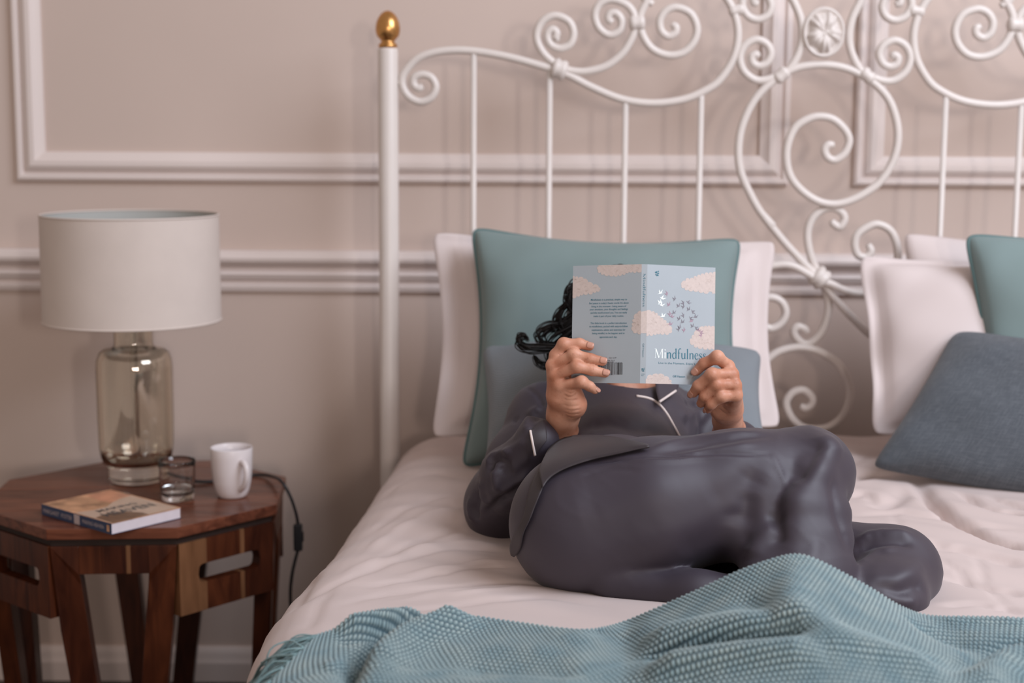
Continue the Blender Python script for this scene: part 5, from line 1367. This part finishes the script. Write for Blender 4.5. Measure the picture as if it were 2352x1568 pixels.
fe = np.stack([np.interp(np.linspace(0, seg[-1], nS), seg, fe[:, k]) for k in range(3)], 1)
s_ = np.linspace(0, 1, nS)
nearX = np.interp(s_, [0, .12, 1], [fe[0, 0] - .15, fe[int(.12 * nS), 0] - .06, fe[-1, 0] + .02])
T_ = np.linspace(0, 1, nT)
Xg = fe[:, 0][:, None] * (1 - T_)[None] + nearX[:, None] * T_[None]
Yg_ = fe[:, 1][:, None] * (1 - T_)[None] + 1.34 * T_[None]
base = BZ + .014 - bed_drop(Xg, Yg_)
lift = (fe[:, 2] - (BZ + .014 - bed_drop(fe[:, 0], fe[:, 1])))[:, None]
Zg = base + lift * (1 - T_)[None] ** 1.6
Zg += .020 * np.exp(-((T_[None] - .30) / .22) ** 2) * np.exp(-((Xg - PZ(1750, 1500, .65)[0]) / .22) ** 2)
Vk = np.stack([Xg, Yg_, Zg], -1).reshape(-1, 3); Fk = grid_faces(nS, nT)[:, ::-1]
# coarse pass: roll the far edge over so it has a rounded lip
lip = np.exp(-(T_ / .018) ** 2)[None] * np.ones((nS, 1))
Vk[:, 2] -= (lip * .006).reshape(-1)
bl_cr = [
    ([(1480, 1512), (1600, 1490), (1720, 1470), (1880, 1442)], .011, -.020), ([(1470, 1476), (1600, 1454), (1740, 1432), (1860, 1408)], .026, .016),
    ([(1480, 1545), (1600, 1522), (1740, 1505), (1900, 1500)], .020, .018), ([(1300, 1568), (1500, 1562), (1650, 1568)], .02, -.006),
    ([(1830, 1285), (1822, 1350), (1835, 1410), (1900, 1455), (1990, 1490), (2100, 1530), (2180, 1568)], .022, .014), ([(1700, 1360), (1740, 1400), (1800, 1435)], .018, -.006),
    ([(2090, 1412), (2130, 1440), (2200, 1470), (2350, 1490)], .030, -.010), ([(2240, 1590), (2290, 1540), (2360, 1490)], .022, .016), ([(2180, 1545), (2260, 1500), (2352, 1462)], .014, -.010),
    ([(1012, 1424), (960, 1440), (900, 1462), (850, 1495), (815, 1530), (800, 1580)], .014, -.030), ([(1080, 1420), (1000, 1448), (930, 1480), (880, 1520), (850, 1575)], .026, .026),
    ([(1005, 1424), (930, 1432), (850, 1443), (770, 1455)], .014, .022), ([(900, 1448), (830, 1465), (770, 1478)], .010, -.006), ([(740, 1540), (800, 1520), (840, 1515)], .014, .006),
    ([(1000, 1500), (1150, 1490), (1300, 1500)], .03, .004), ([(1050, 1545), (1200, 1535), (1350, 1545)], .024, -.006), ([(1250, 1470), (1400, 1462), (1520, 1440)], .03, .004),
    ([(1350, 1448), (1420, 1470), (1480, 1500)], .025, -.005), ([(2140, 1428), (2250, 1425), (2360, 1428)], .012, .004),
]
Vk = creases(Vk, Fk, bl_cr, tol=9)
# the knit itself: rows of raised pebbly stitches, staggered from row to row
G_ = Vk.reshape(nS, nT, 3)
su = np.r_[0, np.cumsum(np.linalg.norm(np.diff(G_[:, nT // 3], axis=0), axis=1))]; sv = np.r_[0, np.cumsum(np.linalg.norm(np.diff(G_[nS // 2], axis=0), axis=1))]
pu, pv_ = .0064, .0076
Uk = su[:, None] / pu + .04 * sv[None] / pv_; Wk = sv[None] / pv_ + 0 * su[:, None]
row = np.floor(Wk)
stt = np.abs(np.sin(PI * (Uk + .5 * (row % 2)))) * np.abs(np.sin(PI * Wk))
Nk = vnormals(Vk, Fk)
Vk = Vk + Nk * (.0040 * (stt.reshape(-1) ** .6 - .5) * np.clip(np.tile(T_, nS) / .012 - .2, .12, 1))[:, None]
uvk = np.stack([Uk * pu, Wk * pv_], -1).reshape(-1, 2)
m_ = mat('knit_yarn', (0.235, 0.335, 0.345), 0.9, 0.10, 30, 0.25, 1500, sheen=0.3)
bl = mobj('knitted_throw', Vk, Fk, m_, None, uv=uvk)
# blue and pale yarn tones; shade between stitches painted in by stitch height
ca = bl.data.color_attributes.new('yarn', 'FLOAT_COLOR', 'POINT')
stitch_shade = np.clip(stt, 0, 1).reshape(-1)
ca.data.foreach_set('color', np.stack([stitch_shade, stitch_shade, stitch_shade, np.ones_like(stitch_shade)], 1).astype(np.float32).ravel())
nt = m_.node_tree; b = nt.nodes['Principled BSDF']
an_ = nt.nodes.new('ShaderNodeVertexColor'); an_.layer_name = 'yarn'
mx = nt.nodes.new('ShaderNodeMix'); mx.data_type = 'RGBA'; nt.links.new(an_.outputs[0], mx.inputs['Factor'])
mx.inputs[6].default_value = (0.035, 0.075, 0.095, 1)  # deep blue, darkened as the shade in the gaps
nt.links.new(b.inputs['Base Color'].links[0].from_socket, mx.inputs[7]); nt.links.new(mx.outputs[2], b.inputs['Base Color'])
[n for n in nt.nodes if n.type == 'VALTORGB'][0].color_ramp.elements[0].color = (0.24, 0.345, 0.365, 1)
[n for n in nt.nodes if n.type == 'VALTORGB'][0].color_ramp.elements[1].color = (0.38, 0.46, 0.44, 1)
tag(bl, 'teal waffle-knit throw with fringed end bunched across the foot of the bed', 'blanket')
# fringe on the short left end
M['yarn'] = mat('fringe_yarn', (0.17, 0.27, 0.28), 0.9, 0.2, 60, sheen=0.2)
G_ = Vk.reshape(nS, nT, 3)
left = G_[0]
for k in range(26):
    j = int(4 + k * (nT - 40) / 26); p0 = left[j]
    L = .045 + .03 * rng.random(); a = R_(180 + rng.normal(6, 22)); Vs, Fs = [], []
    for q in range(14):
        o = rng.normal(0, .0035, 3); e = p0 + np.array([math.cos(a) * L, math.sin(a) * L, 0]) + rng.normal(0, .009, 3)
        e[2] = BZ + .008 - bed_drop(np.array([e[0]]), np.array([e[1]]))[0] + .004 * rng.random()
        mid = (p0 + e) / 2 + np.array([0, 0, .006]) + rng.normal(0, .004, 3)
        c_ = catmull([p0 + o * .3, mid + o, e], 6); V, F = tube(c_, .0011, 5); n = sum(len(v) for v in Vs); Vs.append(V); Fs += [[i + n for i in f] for f in F]
    mobj('tassel', np.vstack(Vs), Fs, M['yarn'], bl)['kind'] = 'stuff'
